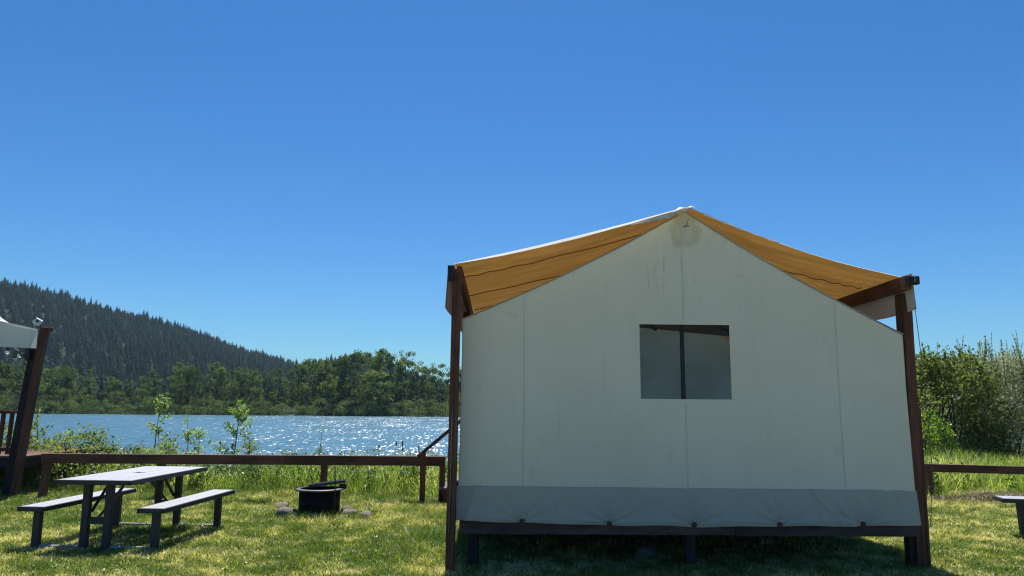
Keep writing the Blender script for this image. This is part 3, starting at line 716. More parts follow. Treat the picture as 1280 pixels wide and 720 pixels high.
# the wall's sides splay a little towards the bottom
def splay(x, z): 
    s = (x - 1.8) / 2.3; return x + s * .018 * np.clip((1.6 - z) / 1.2, 0, 1)
def wrinkle(x, z):
    d = .028 * (fbm(x * 1.1, z * .8 + 4) - .5) + .009 * (fbm(x * 5, z * 1.6 + 40) - .5)
    w_ = (x - 1.82); zz = 3.45 - z; r = np.hypot(w_, zz) + .02; an = np.arctan2(zz, w_)
    d = d + .007 * np.exp(-r / .22) * np.sin(an * 9 + 1)              # puckers about the ridge pole end
    for sx_ in (.13, 1.785, 3.38): d = d + .003 * np.exp(-((x - sx_) / .05) ** 2)
    d = d + .006 * np.exp(-((x - 1.6) / .35) ** 2) * np.sin(x * 42 + z * 3) * sstep(2.2, 3.0, z) * .6
    return d
WD = wrinkle(PX, Pz)
cX = (PX[:-1, :-1] + PX[1:, 1:]) / 2; cZ = (Pz[:-1, :-1] + Pz[1:, 1:]) / 2
hole = (cX > XW[0]) & (cX < XW[1]) & (cZ > ZW[0]) & (cZ < ZW[1])
edgew = .004 * 0
Pw = np.stack([splay(PX, Pz), fy(PX) - WD, Pz], -1)
front_wall = link('front_wall', gridmesh(Pw, M['canvas_gable'], True, hole), tent)
sol = front_wall.modifiers.new('thickness', 'SOLIDIFY'); sol.thickness = .004; sol.offset = -1
# the slit and cord where the ridge pole pushes out
tube('pole_end', [(1.80, fy(1.8) - .024, 3.468), (1.835, fy(1.8) - .028, 3.470), (1.87, fy(1.8) - .024, 3.472)], .004, M['grommet'], tent, 6)
tube('tie_cord', [(1.835, fy(1.8) - .026, 3.475), (1.85, fy(1.8) - .028, 3.52), (1.862, fy(1.8) - .024, 3.55)], .0025, M['grommet'], tent, 6)
# seams
for sx_ in (.13, 1.785, 3.38):
    for z0, z1 in ([(bandz(sx_) + .01, ZW[0] - .045), (ZW[1] + .045, float(gable(sx_)) - .03)] if sx_ == 1.785 else [(bandz(sx_) + .01, float(gable(sx_)) - .02)]):
        zz = np.linspace(z0, z1, 40); pts = np.stack([np.stack([splay(sx_ + dx + 0 * zz, zz), fy(sx_) - wrinkle(sx_ + dx + 0 * zz, zz) - .002, zz], -1) for dx in (-.007, .007)])
        link('seam', gridmesh(pts, M['seam']), tent)
# hem round the window opening
for a, b in (((XW[0] - .04, ZW[0] - .002), (XW[1] + .04, ZW[0] - .002)), ((XW[0] - .04, ZW[1] + .002), (XW[1] + .04, ZW[1] + .002)), ((XW[0] - .002, ZW[0]), (XW[0] - .002, ZW[1])), ((XW[1] + .002, ZW[0]), (XW[1] + .002, ZW[1]))):
    hor = a[1] == b[1]; c = (a[0] + b[0]) / 2
    off = (-.02 if a[1] < 2 else .02) if hor else (-.02 if a[0] < 1.8 else .02)
    t = np.linspace(0, 1, 24); X_ = a[0] + (b[0] - a[0]) * t; Z_ = a[1] + (b[1] - a[1]) * t
    q = np.stack([np.stack([X_ + (0 if hor else off * s), fy(X_) - wrinkle(X_, Z_) - .0028, Z_ + (off * s if hor else 0)], -1) for s in (0, 2)])
    link('window_hem', gridmesh(q, M['canvas']), tent)
win = link('window', npmesh('screen', [[XW[0] - .02, fy(XW[0]) + .012, ZW[0] - .02], [XW[1] + .02, fy(XW[1]) + .012, ZW[0] - .02], [XW[1] + .02, fy(XW[1]) + .012, ZW[1] + .02], [XW[0] - .02, fy(XW[0]) + .012, ZW[1] + .02]], [[[0, 1, 2, 3]]], M['screen']), tent)
# skirt
GR = [(.117, .452), (.985, .432), (1.83, .424), (2.69, .430), (3.53, .437)]
sxs = np.linspace(-.525, 4.10, 190)
szb = np.interp(sxs, [-.53, .117, .55, .985, 1.4, 1.83, 2.69, 3.53, 4.1], [.462, .437, .43, .413, .418, .402, .414, .416, .428]) + .004 * np.sin(sxs * 9)
szt = bandz(sxs) + .004
T = np.linspace(0, 1, 34); SX = np.repeat(sxs[:, None], 34, 1); SZ = szb[:, None] + (szt - szb)[:, None] * T[None, :]
bulge = .034 * (1 - T[None, :]) ** .8 + .0
D = bulge + .014 * (fbm(SX * 4, SZ * 3) - .5) + .006 * (fbm(SX * 14, SZ * 7 + 3) - .5)
for gx_, gz_ in GR:
    r = np.hypot(SX - gx_, (SZ - gz_)) + .012; an = np.arctan2(SZ - gz_, SX - gx_)
    D += .026 * np.exp(-r / .18) * np.sin(an * 13 + gx_ * 7) * (SZ > gz_ - .005) - .016 * np.exp(-(r / .05) ** 2)
    D += .005 * np.exp(-((SZ - gz_ - .035) / .012) ** 2) * np.exp(-((SX - gx_) / .4) ** 2)
D += .020 * np.exp(-((SX - 3.40 + .55 * (SZ - .45)) / .03) ** 2) * (SZ < .7) + .016 * np.exp(-((SX - 3.3 + .9 * (SZ - .45)) / .02) ** 2) * (SZ < .78)
D += .03 * np.exp(-((SX + .42 - .30 * (SZ - .45)) / .03) ** 2) 
skirt = link('skirt', gridmesh(np.stack([splay(SX, SZ), fy(SX) - .004 - D, SZ], -1), M['skirt']), tent)
sol = skirt.modifiers.new('thickness', 'SOLIDIFY'); sol.thickness = .004; sol.offset = 1
for gx_, gz_ in GR:
    bm = bmesh.new(); bmesh.ops.create_cone(bm, cap_ends=True, segments=16, radius1=.026, radius2=.022, depth=.016)
    gm = bmmesh('grommet', bm, M['grommet'], False)
    gr = link('grommet', gm, tent, Matrix.Translation((gx_, fy(gx_) - .046, gz_)) @ Matrix.Rotation(R(90), 4, 'X'))
    bm = bmesh.new(); bmesh.ops.create_cone(bm, cap_ends=True, segments=10, radius1=.006, radius2=.004, depth=.006)
    link('stud', bmmesh('stud', bm, M['rim_steel']), gr, Matrix.Translation((gx_, fy(gx_) - .056, gz_)) @ Matrix.Rotation(R(90), 4, 'X'))
# side walls, roof, rear wall, inner partition
for nm, X0, Z1 in (('side_wall', TL + .004, 2.44), ('side_wall', TR - .004, 2.34)):
    yy = np.linspace(fy(X0) + .006, YB, 24); zz = np.linspace(.46, Z1, 14); A, B = np.meshgrid(yy, zz, indexing='ij')
    link(nm, gridmesh(np.stack([X0 + .01 * np.sin(A * 3) * np.sin(B * 2) + 0 * A, A, B], -1), M['canvas']), tent)
for X0, X1 in ((TL - .01, 1.824), (1.824, TR + .01)):
    u_ = np.linspace(0, 1, 26); v_ = np.linspace(0, 1, 20); U_, V_ = np.meshgrid(u_, v_, indexing='ij'); Xr = X0 + (X1 - X0) * U_
    Yr = fy(Xr) - .02 + (YB + .02 - fy(Xr)) * V_
    link('roof', gridmesh(np.stack([Xr, Yr, gable(Xr) + .012 - .03 * np.sin(np.pi * V_)], -1), M['inner_canvas']), tent)
xx = np.linspace(TL + .01, TR - .01, 30)
link('rear_wall', gridmesh(np.stack([np.stack([xx, YB + 0 * xx, .46 + 0 * xx], -1), np.stack([xx, YB + 0 * xx, gable(xx) + .011], -1)]), M['inner_canvas'], False), tent)
# slanting brown canvas valance and rafters seen inside the window
vx = np.linspace(.2, 3.6, 30); vz = 2.560 - .094 * (vx - 1.6)
link('inner_valance', gridmesh(np.stack([np.stack([vx, 9.5 + .01 * np.sin(vx * 9), vz], -1), np.stack([vx, 9.5 + 0 * vx, np.maximum(gable(vx) - .03, vz + .01)], -1)]), M['brown_canvas']), tent)
tube('inner_pole', [(1.80, 8.02, .46), (1.80, 8.02, 3.6)], .024, M['navy_pole'], tent, 12)
tube('rafter', [(1.3, 9.40, 2.80), (1.80, 9.40, 2.52)], .02, M['navy_pole'], tent, 8)
tube('rafter', [(2.35, 9.40, 2.70), (2.86, 9.40, 2.42)], .022, M['navy_pole'], tent, 8)

# ------------------------------------------------------------------ platform
plat = thing('tent_platform', (1.8, 10, 0), 'low dark timber platform on short posts carrying the canvas tent', 'platform')
F0 = YF + .012
board('rim_board', (-.50, F0 + .035, .388), (2.25, F0 + .085, .385), .04, .135, M['rim_wood'], plat)
board('rim_board', (2.253, F0 + .082, .378), (4.12, F0 + .13, .378), .04, .135, M['rim_wood'], plat)
board('rim_board', (-.48, F0 + .06, .385), (-.48, 14.3, .385), .04, .13, M['rim_wood'], plat)
board('rim_board', (4.09, F0 + .16, .385), (4.09, 14.3, .385), .04, .13, M['rim_wood'], plat)
for j in range(12):
    x_ = -.44 + j * (4.48 / 11); board('joist', (x_, F0 + .17, .375), (x_, 14.28, .375), .04, .12, M['dark_wood'], plat)
yb = F0 + .16; i = 0
while yb < 14.3:
    board('deck_board', (-.50, yb + .07, .449), (4.11, yb + .07, .449), .135, .026, M['dark_wood'], plat); yb += .142
for x_, y_, w_ in ((-.37, 7.93, .11), (1.815, 7.99, .10), (4.10, 8.04, .12), (-.37, 10.2, .11), (1.8, 10.2, .11), (4.0, 10.2, .11), (-.37, 12.6, .11), (1.8, 12.6, .11), (4.0, 12.6, .11), (2.95, 12.0, .09)):
    board('support_post', (x_, y_, -.1), (x_, y_, .318), w_, w_, M['dark_wood'], plat)

# ------------------------------------------------------------------ timber frame carrying the fly
tf = thing('timber_frame', (1.8, 10, 0), 'red-brown timber posts and side beams holding the fly over the tent', 'frame')
def leanpost(x0, x1, y, z1, w_, d_, parent=tf, nm='post', m='red_wood'): return board(nm, (x0, y, -.15), (x1, y, z1), w_, d_, M[m], parent)
board('post', (-.580, 7.66, -.15), (-.562, 7.66, 2.955), .085, .125, M['red_wood'], tf)
board('post_facing', (-.560, 7.595, .02), (-.530, 7.595, 2.90), .04, .045, M['red_wood'], tf)
tube('conduit', [(-.590, 7.582, .33), (-.575, 7.582, 1.62)], .006, M['grey_wood'], tf, 6)
board('post', (4.140, 8.03, -.15), (4.175, 8.03, 2.79), .10, .165, M['red_wood'], tf)
board('post_facing', (4.215, 7.965, -.05), (4.225, 7.965, 1.6), .03, .02, M['red_wood'], tf)
for y_ in (10.4, 13.2):
    board('post', (-.62, y_, -.15), (-.62, y_, 2.84), .10, .12, M['red_wood'], tf); board('post', (4.22, y_, -.15), (4.22, y_, 2.82), .10, .12, M['red_wood'], tf)
board('side_beam', (-.545, 7.74, 2.930), (-.66, 13.6, 2.93), .055, .15, M['red_wood'], tf)
board('end_block', (-.650, 7.59, 2.905), (-.585, 7.59, 2.905), .10, .15, M['dark_wood'], tf)
board('side_beam', (4.10, 7.76, 2.875), (4.30, 13.6, 2.875), .06, .145, M['red_wood'], tf)
eb = board('end_block', (4.06, 7.71, 2.885), (4.175, 7.71, 2.885), .07, .085, M['dark_wood'], tf)
link('lumber_tag', boxmesh(.022, .004, .05, M['green_tag'], .0), eb, Matrix.Translation((4.125, 7.672, 2.892)))
link('lumber_tag', boxmesh(.018, .004, .014, M['white_plastic'], .0), eb, Matrix.Translation((4.125, 7.671, 2.926)))

# ------------------------------------------------------------------ the fly
fly = thing('rain_fly', (1.8, 10, 2.9), 'white topped canvas fly glowing orange underneath, stretched over the tent roof', 'tarp')
XL, XR, YFL, YFB = -.58, 4.13, 7.60, 13.5
PK = 3.668; XP = 1.845
def flyz(x, y):
    x = np.asarray(x, float); y = np.asarray(y, float)
    s = np.where(x < XP, (x - XL) / (XP - XL), (XR - x) / (XR - XP)); s = np.clip(s, 0, 1)
    zl = np.where(x < XP, 3.005, 2.962)
    z = zl + (PK - zl) * s - np.where(x < XP, .022, .075) * np.sin(np.pi * s)
    z = z - .02 * np.sin(np.pi * s) * np.sin((y - 7.6) * 2.3) ** 2 * sstep(7.6, 8.2, y)
    z = z + np.where(x > XP, .010, .004) * np.sin((y - 7.6) * 9 + (x * 1.0)) * np.sin(np.pi * s)   # soft ripples along the cloth
    z = z + .02 * (fbm(x * 1.5, y * 1.5) - .5) * np.sin(np.pi * s)
    dc = np.hypot(XR - x, (y - 7.7)) + .05; ac = np.arctan2(y - 7.7, XR - x)
    z = z + .016 * np.sin(ac * 34) * np.exp(-dc / 1.6) * sstep(.1, .5, dc) * sstep(7.6, 7.9, y)
    dl = np.hypot(x - XL, (y - 7.7)) + .05; al = np.arctan2(y - 7.7, x - XL)
    z = z + .010 * np.sin(al * 22 + 1) * np.exp(-dl / 1.8) * sstep(.1, .5, dl) * sstep(7.6, 7.9, y)
    return z
fx = np.concatenate([np.linspace(XL, XP, 60), np.linspace(XP, XR, 60)[1:]]); fyv = np.linspace(YFL, YFB, 160)
A, B = np.meshgrid(fx, fyv, indexing='ij'); yskew = B + .026 * (A + .5) * (1 - (B - YFL) / (YFB - YFL)) * 3
link('canopy', gridmesh(np.stack([A, yskew, flyz(A, B)], -1), M['fly']), fly)
def fpt(x, y, dz=0): return np.stack([x, y + .026 * (x + .5) * 3 * (1 - (y - YFL) / (YFB - YFL)), flyz(x, y) + dz], -1)
for ys_ in (8.45, 9.9, 11.4, 12.6):
    for X0, X1 in ((XL + .02, XP - .1), (XP + .1, XR - .05)):
        X_ = np.linspace(X0, X1, 40); q = np.stack([fpt(X_, ys_ + 0 * X_, -.002), fpt(X_, ys_ + .003 + 0 * X_, -.013)]); link('fly_seam', gridmesh(q, M['fly_seam']), fly)
# front lip of the fly, drooping towards the viewer so its sunlit top shows
X_ = np.linspace(XL, XR, 90); sl_ = np.clip(np.where(X_ < XP, (X_ - XL) / (XP - XL), (XR - X_) / (XR - XP)), 0, 1)
drop = np.where(X_ < XP, .020 + .026 * np.sin(np.pi * sl_ ** .8), .006 + .006 * sl_) + .006 * (fbm(X_ * 6, X_ * 0) - .5)
lip = []
for t in np.linspace(0, 1, 7):
    q = fpt(X_, YFL + 0 * X_, .001); q[:, 1] -= np.where(X_ < XP, .085, .035) * t; q[:, 2] -= drop * t ** 1.2; lip.append(q)
link('front_lip', gridmesh(np.array(lip), M['hem']), fly)
# small valances hanging beside the ridge and the folded white corner on the peak
for X0, X1, d0, d1 in ((1.22, 1.66, .010, .042), (2.0, 2.8, .018, .004)):
    X_ = np.linspace(X0, X1, 16); t = np.linspace(0, 1, 16); dd = d0 + (d1 - d0) * t + .004 * np.sin(t * 30)
    a = fpt(X_, YFL - .012 + 0 * X_, -.004); a[:, 1] -= (.078 if X1 < 1.9 else .03); a[:, 2] -= (.034 if X1 < 1.9 else .008); b = a.copy(); b[:, 2] -= dd; b[:, 1] -= .006
    link('valance', gridmesh(np.stack([a, b]), M['grey_fly']), fly)
    link('valance_hem', tubemesh([tuple(p) for p in b], .006, M['hem'], 6), fly)
ps = np.array([[1.66, 7.70, 3.675], [1.80, 7.70, 3.765], [1.875, 7.70, 3.785], [1.80, 7.70, 3.70], [1.70, 7.70, 3.655]]); up_ = ps.copy(); up_[:, 1] += .16; up_[:, 2] += .05; up_[:, 0] += .02
fold = []
for (x0, z0, x1, z1) in ((1.60, 3.540, 1.755, 3.640), (1.70, 3.562, 1.865, 3.652)):
    w_ = .030
    a = np.array([[x0, 7.67, z0], [x0 + w_ * 1.8, 7.66, z0 + .012], [x1 + w_ * 1.6, 7.76, z1 + .018], [x1, 7.78, z1 + .022], ])
    link('ridge_fold', npmesh('fold', np.concatenate([a, a + [0, .03, -.012]]), [np.array([[0, 1, 2, 3], [7, 6, 5, 4], [0, 4, 5, 1], [1, 5, 6, 2], [2, 6, 7, 3], [3, 7, 4, 0]])], M['hem']), fly)
# flaps hanging outside the side beams
def flap(side):
    yy = np.linspace(YFL + .06, YFB, 60); t = np.linspace(0, 1, 10); A, B = np.meshgrid(yy, t, indexing='ij')
    x0 = -.655 if side < 0 else 4.142
    z0 = 2.985 if side < 0 else 2.955; L_ = .43 if side < 0 else .37
    X_ = x0 + side * (.012 * B + .012 * B * np.sin(A * 5.1)) + (.022 * (A - YFL) if side > 0 else 0); Z_ = z0 - L_ * B - .015 * np.sin(A * 4)
    Y_ = A + (.10 if side > 0 else 0)
    link('side_flap', gridmesh(np.stack([X_, Y_, Z_], -1), M['flap']), fly)
    q = np.stack([np.stack([np.full(60, XL if side < 0 else XR), yy, flyz(np.full(60, XL if side < 0 else XR), yy) + .002], -1), np.stack([x0 + (.022 * (yy - YFL) if side > 0 else 0 * yy), yy + (.10 if side > 0 else 0), z0 - .015 * np.sin(yy * 4)], -1)])
    link('eave_cloth', gridmesh(q, M['fly']), fly)
M['flap'] = fabric('flap_canvas', (.62, .60, .56), (.5, .47, .42), .10, (.7, .5, .35), back=(.34, .24, .19))
flap(-1); flap(1)
tube('guy_rope', [(4.160, 7.78, 2.62), (4.205, 7.79, 1.9), (4.225, 7.80, 1.0), (4.20, 7.86, .42)], .004, M['grey_wood'], None, 6)
tag(bpy.data.objects['guy_rope'], 'thin rope hanging down beside the right timber post', 'rope')

# ------------------------------------------------------------------ steps and handrail behind the tent's left edge
st = thing('porch_steps', (-1.1, 12.9, 0), 'low timber step with pale treads half hidden by the left tent post', 'steps')
for k_ in range(3):
    x_ = -1.10 + .25 * k_; z_ = .235 + .12 * k_
    for dy in (0, .145): board('tread', (x_, 12.62 + 0, z_), (x_, 13.6, z_), .13, .035, M['grey_wood'], st) if dy == 0 else board('tread', (x_ + .135, 12.62, z_), (x_ + .135, 13.6, z_), .13, .035, M['grey_wood'], st)
    board('riser', (x_ - .05, 12.64, z_ - .14), (x_ - .05, 13.58, z_ - .14), .03, .22, M['red_wood'], st)
for y_ in (12.66, 13.55): board('stringer', (-1.10, y_, .10), (-.35, y_, .34), .04, .22, M['red_wood'], st)
hr = thing('handrail', (-1.4, 12.75, 0), 'short post with sloping brown handrail beside the porch steps', 'handrail')
board('post', (-1.435, 12.72, -.1), (-1.435, 12.72, .80), .085, .085, M['red_wood'], hr)
board('rail', (-1.52, 12.72, .735), (-.62, 12.72, 1.50), .06, .055, M['red_wood'], hr)
tag(link('concrete_footing', boxmesh(.16, .16, .08, M['stone'], .02), None, Matrix.Translation((-1.435, 12.70, .0))), 'small pale footing under the handrail post', 'footing')

# ------------------------------------------------------------------ fences
def fence(x0, x1, joints, posts, y, zt, h, label):
    f_ = thing('rail_fence', ((x0 + x1) / 2, y, 0), label, 'fence')
    xsn = [x0] + joints + [x1]
    for a, b in zip(xsn, xsn[1:]):
        board('rail', (a + .002, y, zt(a) - h / 2), (b - .002, y, zt(b) - h / 2), .085, h, M['red_wood'], f_)
    for (px_, lean, w_) in posts:
        board('post', (px_ - lean, y + .095, -.15), (px_, y + .095, zt(px_) - (.01 if px_ != x0 else .0)), .09, w_, M['red_wood'], f_)
fence(-7.77, -1.09, [-3.72], [(-7.72, .06, .12), (-5.84, 0, .13), (-3.11, .0, .13), (-1.14, 0, .11)], 12.9, lambda x: .733, .155, 'brown single-rail fence running behind the picnic table and fire ring')
fence(7.28, 13.0, [10.1], [(7.41, 0, .12), (9.9, 0, .12), (12.6, 0, .12)], 13.7, lambda x: .612 - .02 * (x - 7.3), .135, 'brown single-rail fence right of the tent in front of the willows')

# ------------------------------------------------------------------ picnic table
B = M['bench']
pt = thing('picnic_table', (-4.475, 9.375, 0), 'grey slatted picnic table with two attached benches and an umbrella hole', 'table', rz=R(-3.0))
PW = WM[pt]; BL = M['bench_leg']
def loc(p): return PW @ Vector(p)
def lb(nm, p0, p1, w_, h_, m=B, par=None, **k): return board(nm, loc(p0), loc(p1), w_, h_, m, par or pt, **k)
L2 = .905
for i in range(5):
    x_ = -.326 + i * .163; dz = random.uniform(-.001, .0015)
    for a_, b_ in (((-L2, -.028), (.028, L2)) if i == 2 else ((-L2, L2),)): lb('tabletop_plank', (x_, a_, .735 + dz), (x_, b_, .735 + dz), .156, .036)
for s_ in (-1, 1):
    lb('edge_board', (s_ * .422, -L2 - .022, .726), (s_ * .422, L2 + .022, .726), .022, .05, BL); lb('edge_board', (-.409, s_ * (L2 + .013), .726), (.409, s_ * (L2 + .013), .726), .022, .05, BL)
for y_ in (-.60, 0.0, .60): lb('cleat', (-.40, y_, .697), (.40, y_, .697), .05, .036, BL)
for s_ in (-1, 1):
    X0 = s_ * .665
    for i in (-1, 1): lb('seat_plank', (X0 + i * .066, -L2, .447), (X0 + i * .066, L2, .447), .126, .036)
    for i in (-1, 1):
        lb('edge_board', (X0 + i * .142, -L2 - .02, .438), (X0 + i * .142, L2 + .02, .438), .02, .05, BL); lb('edge_board', (X0 - .13, i * (L2 + .012), .438), (X0 + .13, i * (L2 + .012), .438), .02, .05, BL)
    for y_ in (-.78, .78):
        lb('leg', (s_ * .128, y_, -.03), (s_ * .125, y_, .70), .075, .07, BL)
        lb('seat_leg', (X0, y_, -.03), (X0, y_, .424), .075, .07, BL)
        lb('ground_bar', (s_ * .168, y_, .03), (X0 - s_ * .04, y_, .03), .03, .03)
for y_ in (-.78, .78):
    lb('cross_bar', (-.088, y_, .31), (.088, y_, .31), .05, .07, BL); q_ = 1 if y_ > 0 else -1
    for s_ in (-1, 1): lb('brace', (s_ * .09, y_ - q_ * .04, .40), (s_ * .09, y_ - q_ * .34, .675), .025, .03, M['black_iron'])
    lb('long_brace', (.03 * q_, y_ - q_ * .05, .31), (.03 * q_, y_ - q_ * .60, .675), .02, .025, M['black_iron'])
bm = bmesh.new(); bmesh.ops.create_cone(bm, cap_ends=True, segments=16, radius1=.03, radius2=.03, depth=.006)
link('umbrella_hole', bmmesh('cap', bm, M['black_iron']), pt, Matrix.Translation(loc((0, 0, .756))))
# lone bench end on the right
be = thing('bench', (6.9, 10.05, 0), 'grey bench cut off by the right edge of the picture', 'bench', rz=0)
PW = Matrix.Translation((6.30, 10.02, 0)) @ Matrix.Rotation(R(-14), 4, 'Z')
for i in (-1, 1): lb('seat_plank', (-.03, i * .073, .448), (1.8, i * .073, .448), .14, .042, par=be)
for x_ in (.20, 1.6): lb('leg', (x_ + .02, 0, -.03), (x_, 0, .424), .10, .06, M['bench_leg'], par=be)
lb('ground_bar', (.25, 0, .10), (1.55, 0, .10), .03, .04, par=be)
lb('edge_board', (-.042, -.15, .44), (-.042, .15, .44), .022, .05, BL, par=be)
for i in (-1, 1): lb('edge_board', (-.05, i * .156, .44), (1.8, i * .156, .44), .02, .05, BL, par=be)

# ------------------------------------------------------------------ fire ring
cx_, cy_ = -2.735, 11.22
fr = thing('fire_ring', (cx_, cy_, 0), 'round black steel fire ring with a flat grate swung across its back', 'fire pit')
def ringmesh(prof, m, seg=40):
    V = []; 
    for k_ in range(seg):
        a = 2 * math.pi * k_ / seg
        for r_, z_ in prof: V.append((r_ * math.cos(a), r_ * math.sin(a), z_))
    q = len(prof); F_ = [[k_ * q + j, ((k_ + 1) % seg) * q + j, ((k_ + 1) % seg) * q + (j + 1) % q, k_ * q + (j + 1) % q] for k_ in range(seg) for j in range(q)]
    return npmesh('ring', V, [np.array(F_)], m, smooth=False)
fm = Matrix.Translation((cx_, cy_, 0))
link('ring_wall', ringmesh([(.288, -.05), (.288, .375), (.280, .375), (.280, -.05)], M['black_steel']), fr, fm)
link('rim_flange', ringmesh([(.276, .372), (.338, .364), (.339, .382), (.276, .390)], M['rim_steel']), fr, fm)
gq = Matrix.Translation((cx_ + .08, cy_ + .14, .435)) @ Matrix.Rotation(R(-7), 4, 'Y') @ Matrix.Rotation(R(8), 4, 'Z')
grt = link('cooking_grate', boxmesh(.54, .28, .022, M['rim_steel'], .004), fr, gq)
for k_ in range(7): link('grate_bar', boxmesh(.52, .014, .014, M['black_iron'], .0), grt, gq @ Matrix.Translation((0, -.13 + .043 * k_, .019)))
link('grate_hinge', boxmesh(.10, .06, .07, M['black_iron'], .006), fr, Matrix.Translation((cx_ + .30, cy_ + .13, .40)))
o = tube('iron_rod', [(-2.430, 10.87, -.05), (-2.440, 10.87, .40), (-2.452, 10.87, .725)], .009, M['black_iron'], None, 8); tag(o, 'thin black iron rod standing upright in front of the fire ring', 'rod')
def rock(x, y, r, sx, sz, seed, label, name='rock'):
    bm = bmesh.new(); bmesh.ops.create_icosphere(bm, subdivisions=3, radius=1); rn = np.random.default_rng(seed); pl = rn.normal(size=(9, 3)); pl /= np.linalg.norm(pl, axis=1, keepdims=True)
    for v in bm.verts:
        p = np.array(v.co); 
        for q_ in pl:
            e = p @ q_ - .78
            if e > 0: p = p - q_ * e * .9
        v.co = Vector(p * (1 + .04 * math.sin(p[0] * 9 + seed) * math.sin(p[1] * 8)))
    me = bmmesh('rock', bm, M['stone'], True)
    o = link(name, me, None, Matrix.Translation((x, y, gz(x, y) + r * sz * .35)) @ Matrix.Rotation(seed, 4, 'Z') @ Matrix.Diagonal((r * sx, r, r * sz, 1)))
    return tag(o, label, 'rock')
rock(-3.14, 10.98, .155, 1.2, .8, 1, 'largest pale rock against the left side of the fire ring')
rock(-2.98, 10.86, .08, 1.2, .8, 2, 'smaller rock in front of the largest pale rock')
rock(-2.72, 10.84, .075, 1.0, 1.1, 3, 'round grey stone in front of the middle of the fire ring')
rock(-2.30, 11.20, .11, 1.3, .8, 4, 'flat stone against the right side of the fire ring')
rock(-2.05, 11.15, .10, 1.5, .7, 5, 'pale stone lying in grass farthest right of the fire ring')
rock(-2.38, 11.45, .10, 1.2, .9, 6, 'stone tucked behind the right side of the fire ring')
rock(-3.55, 12.2, .12, 1.6, .5, 8, 'dark low stone behind left of the fire ring')
rock(-2.55, 10.78, .05, 1.2, .8, 9, 'small stone beside the foot of the iron rod')
rock(1.45, 8.5, .11, 1.2, .8, 10, 'dim grey rock in the shade under the tent platform')

# ------------------------------------------------------------------ the neighbouring cabin tent at the left edge
DK = 'neighbouring deck at the left edge'
dk = thing('raised_deck', (-9.4, 13.6, 0), 'dark raised deck with baluster railing at the left edge of the picture', 'deck')
board('rim_board', (-12, 13.02, .565), (-8.19, 13.02, .565), .05, .16, M['dark_wood'], dk)
board('rim_board', (-8.20, 13.06, .565), (-8.20, 16, .565), .05, .16, M['dark_wood'], dk)
for k_ in range(18): board('deck_board', (-12, 13.08 + .15 * k_, .66), (-8.17, 13.08 + .15 * k_, .66), .14, .03, M['red_wood'], dk)
board('top_rail', (-12, 13.10, 1.405), (-8.20, 13.10, 1.405), .09, .04, M['red_wood'], dk)
board('bottom_rail', (-12, 13.10, .78), (-8.20, 13.10, .78), .04, .06, M['red_wood'], dk)
x_ = -8.35
while x_ > -12:
    board('baluster', (x_, 13.10, .70), (x_ + .02, 13.10, 1.385), .04, .075, M['red_wood'], dk); x_ -= .145
for x_ in (-8.4, -10.2, -12): board('deck_post', (x_, 13.2, -.1), (x_, 13.2, .48), .1, .1, M['dark_wood'], dk)
cf = thing('timber_frame', (-8.2, 13.0, 0), 'leaning two-board timber post with block top at the left edge of the picture', 'frame')
board('post', (-8.335, 12.96, -.1), (-8.095, 12.96, 2.52), .12, .16, M['dark_wood'], cf)
board('post', (-8.195, 12.90, -.1), (-7.94, 12.90, 2.83), .10, .12, M['red_wood'], cf)
board('cross_beam', (-8.03, 12.93, 2.80), (-7.84, 12.93, 2.80), .09, .07, M['red_wood'], cf)
board('side_beam', (-8.16, 13.0, 2.60), (-11.1, 17, 2.60), .06, .14, M['dark_wood'], cf)
cfly = thing('canvas_awning', (-9.5, 14, 2.8), 'grey white canvas awning over the neighbouring deck', 'awning')
def awz(x): return np.interp(x, [-12.5, -10.5, -8.72, -8.03], [4.2, 3.45, 2.93, 2.785])
xa = np.linspace(-12.5, -8.03, 40); ya = np.linspace(12.86, 17.2, 24); A, Bq = np.meshgrid(xa, ya, indexing='ij')
link('canopy', gridmesh(np.stack([A, Bq, awz(A) + .012 * np.sin(A * 7) * (A < -8.2) + (Bq - 12.86) * (.03 + .25 * np.clip((-8.1 - A) / .9, 0, 1))], -1) - np.stack([(Bq - 12.86) * .74, 0 * A, 0 * A], -1), M['hem']), cfly)
ta = np.linspace(0, 1, 10); A, T_ = np.meshgrid(xa, ta, indexing='ij'); fz_ = .008 * np.sin(A * 23 + T_ * 4) + .006 * np.sin(A * 11)
drop = np.interp(A, [-12.5, -8.7, -8.03], [.40, .44, .325])
link('front_flap', gridmesh(np.stack([A, 12.852 + fz_ * T_, awz(A) + .01 - drop * T_], -1), M['grey_fly']), cfly)
sl = thing('floodlight', (-8.02, 12.9, 2.87), 'small square white light tilted on top of the left timber post', 'light')
sm = Matrix.Translation((-8.06, 12.87, 2.925)) @ Matrix.Rotation(R(28), 4, 'Y') @ Matrix.Rotation(R(-25), 4, 'X')
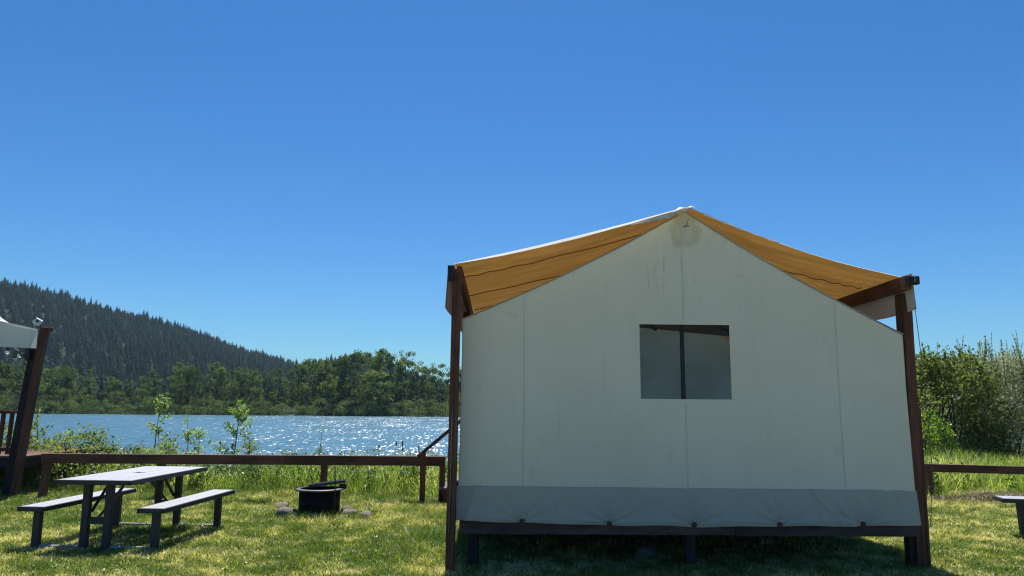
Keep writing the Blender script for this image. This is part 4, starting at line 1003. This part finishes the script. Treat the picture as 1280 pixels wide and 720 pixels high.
link('housing', boxmesh(.13, .03, .10, M['white_plastic'], .006), sl, sm)
bm = bmesh.new(); bmesh.ops.create_cone(bm, cap_ends=True, segments=14, radius1=.022, radius2=.02, depth=.01)
link('lens', bmmesh('lens', bm, M['lens']), sl, sm @ Matrix.Translation((.0, -.02, .0)) @ Matrix.Rotation(R(90), 4, 'X'))
tube('bracket', [(-8.02, 12.9, 2.83), (-8.04, 12.89, 2.90)], .012, M['black_iron'], sl)
cl = thing('awning_clamp', (-8.15, 12.85, 2.4), 'black clamp with a white arm fixed under the awning on the left post', 'clamp')
tube('arm', [(-8.40, 12.86, 2.475), (-8.21, 12.84, 2.37)], .012, M['white_plastic'], cl)
link('body', boxmesh(.07, .06, .20, M['black_iron'], .006), cl, Matrix.Translation((-8.135, 12.82, 2.36)))
link('collar', boxmesh(.15, .05, .035, M['black_iron'], .006), cl, Matrix.Translation((-8.17, 12.80, 2.345)))
for bx, bz, lab in ((-8.50, 2.40, 'clear round bulb hanging under the awning, farther from the post'), (-8.29, 2.345, 'clear round bulb hanging beside the black clamp')):
    b_ = thing('string_bulb', (bx, 12.84, bz), lab, 'light bulb'); bm = bmesh.new(); bmesh.ops.create_uvsphere(bm, u_segments=14, v_segments=10, radius=.035)
    link('globe', bmmesh('globe', bm, M['glass'], True), b_, Matrix.Translation((bx, 12.84, bz))); tube('cap', [(bx, 12.84, bz + .03), (bx, 12.84, bz + .08)], .016, M['black_iron'], b_)

# ------------------------------------------------------------------ air
hz_ = bpy.data.materials.new('haze_air'); hz_.use_nodes = True; t = hz_.node_tree; t.nodes.clear()
pv = t.nodes.new('ShaderNodeVolumePrincipled'); pv.inputs['Color'].default_value = (.55, .80, 1, 1); pv.inputs['Density'].default_value = .00012; pv.inputs['Anisotropy'].default_value = 0
t.links.new(pv.outputs[0], t.nodes.new('ShaderNodeOutputMaterial').inputs['Volume'])
tag(link('haze', boxmesh(2840, 1660, 180, hz_, 0), None, Matrix.Translation((0, 590, 80))), 'thin blue summer haze over the lake and hills', kind='stuff')
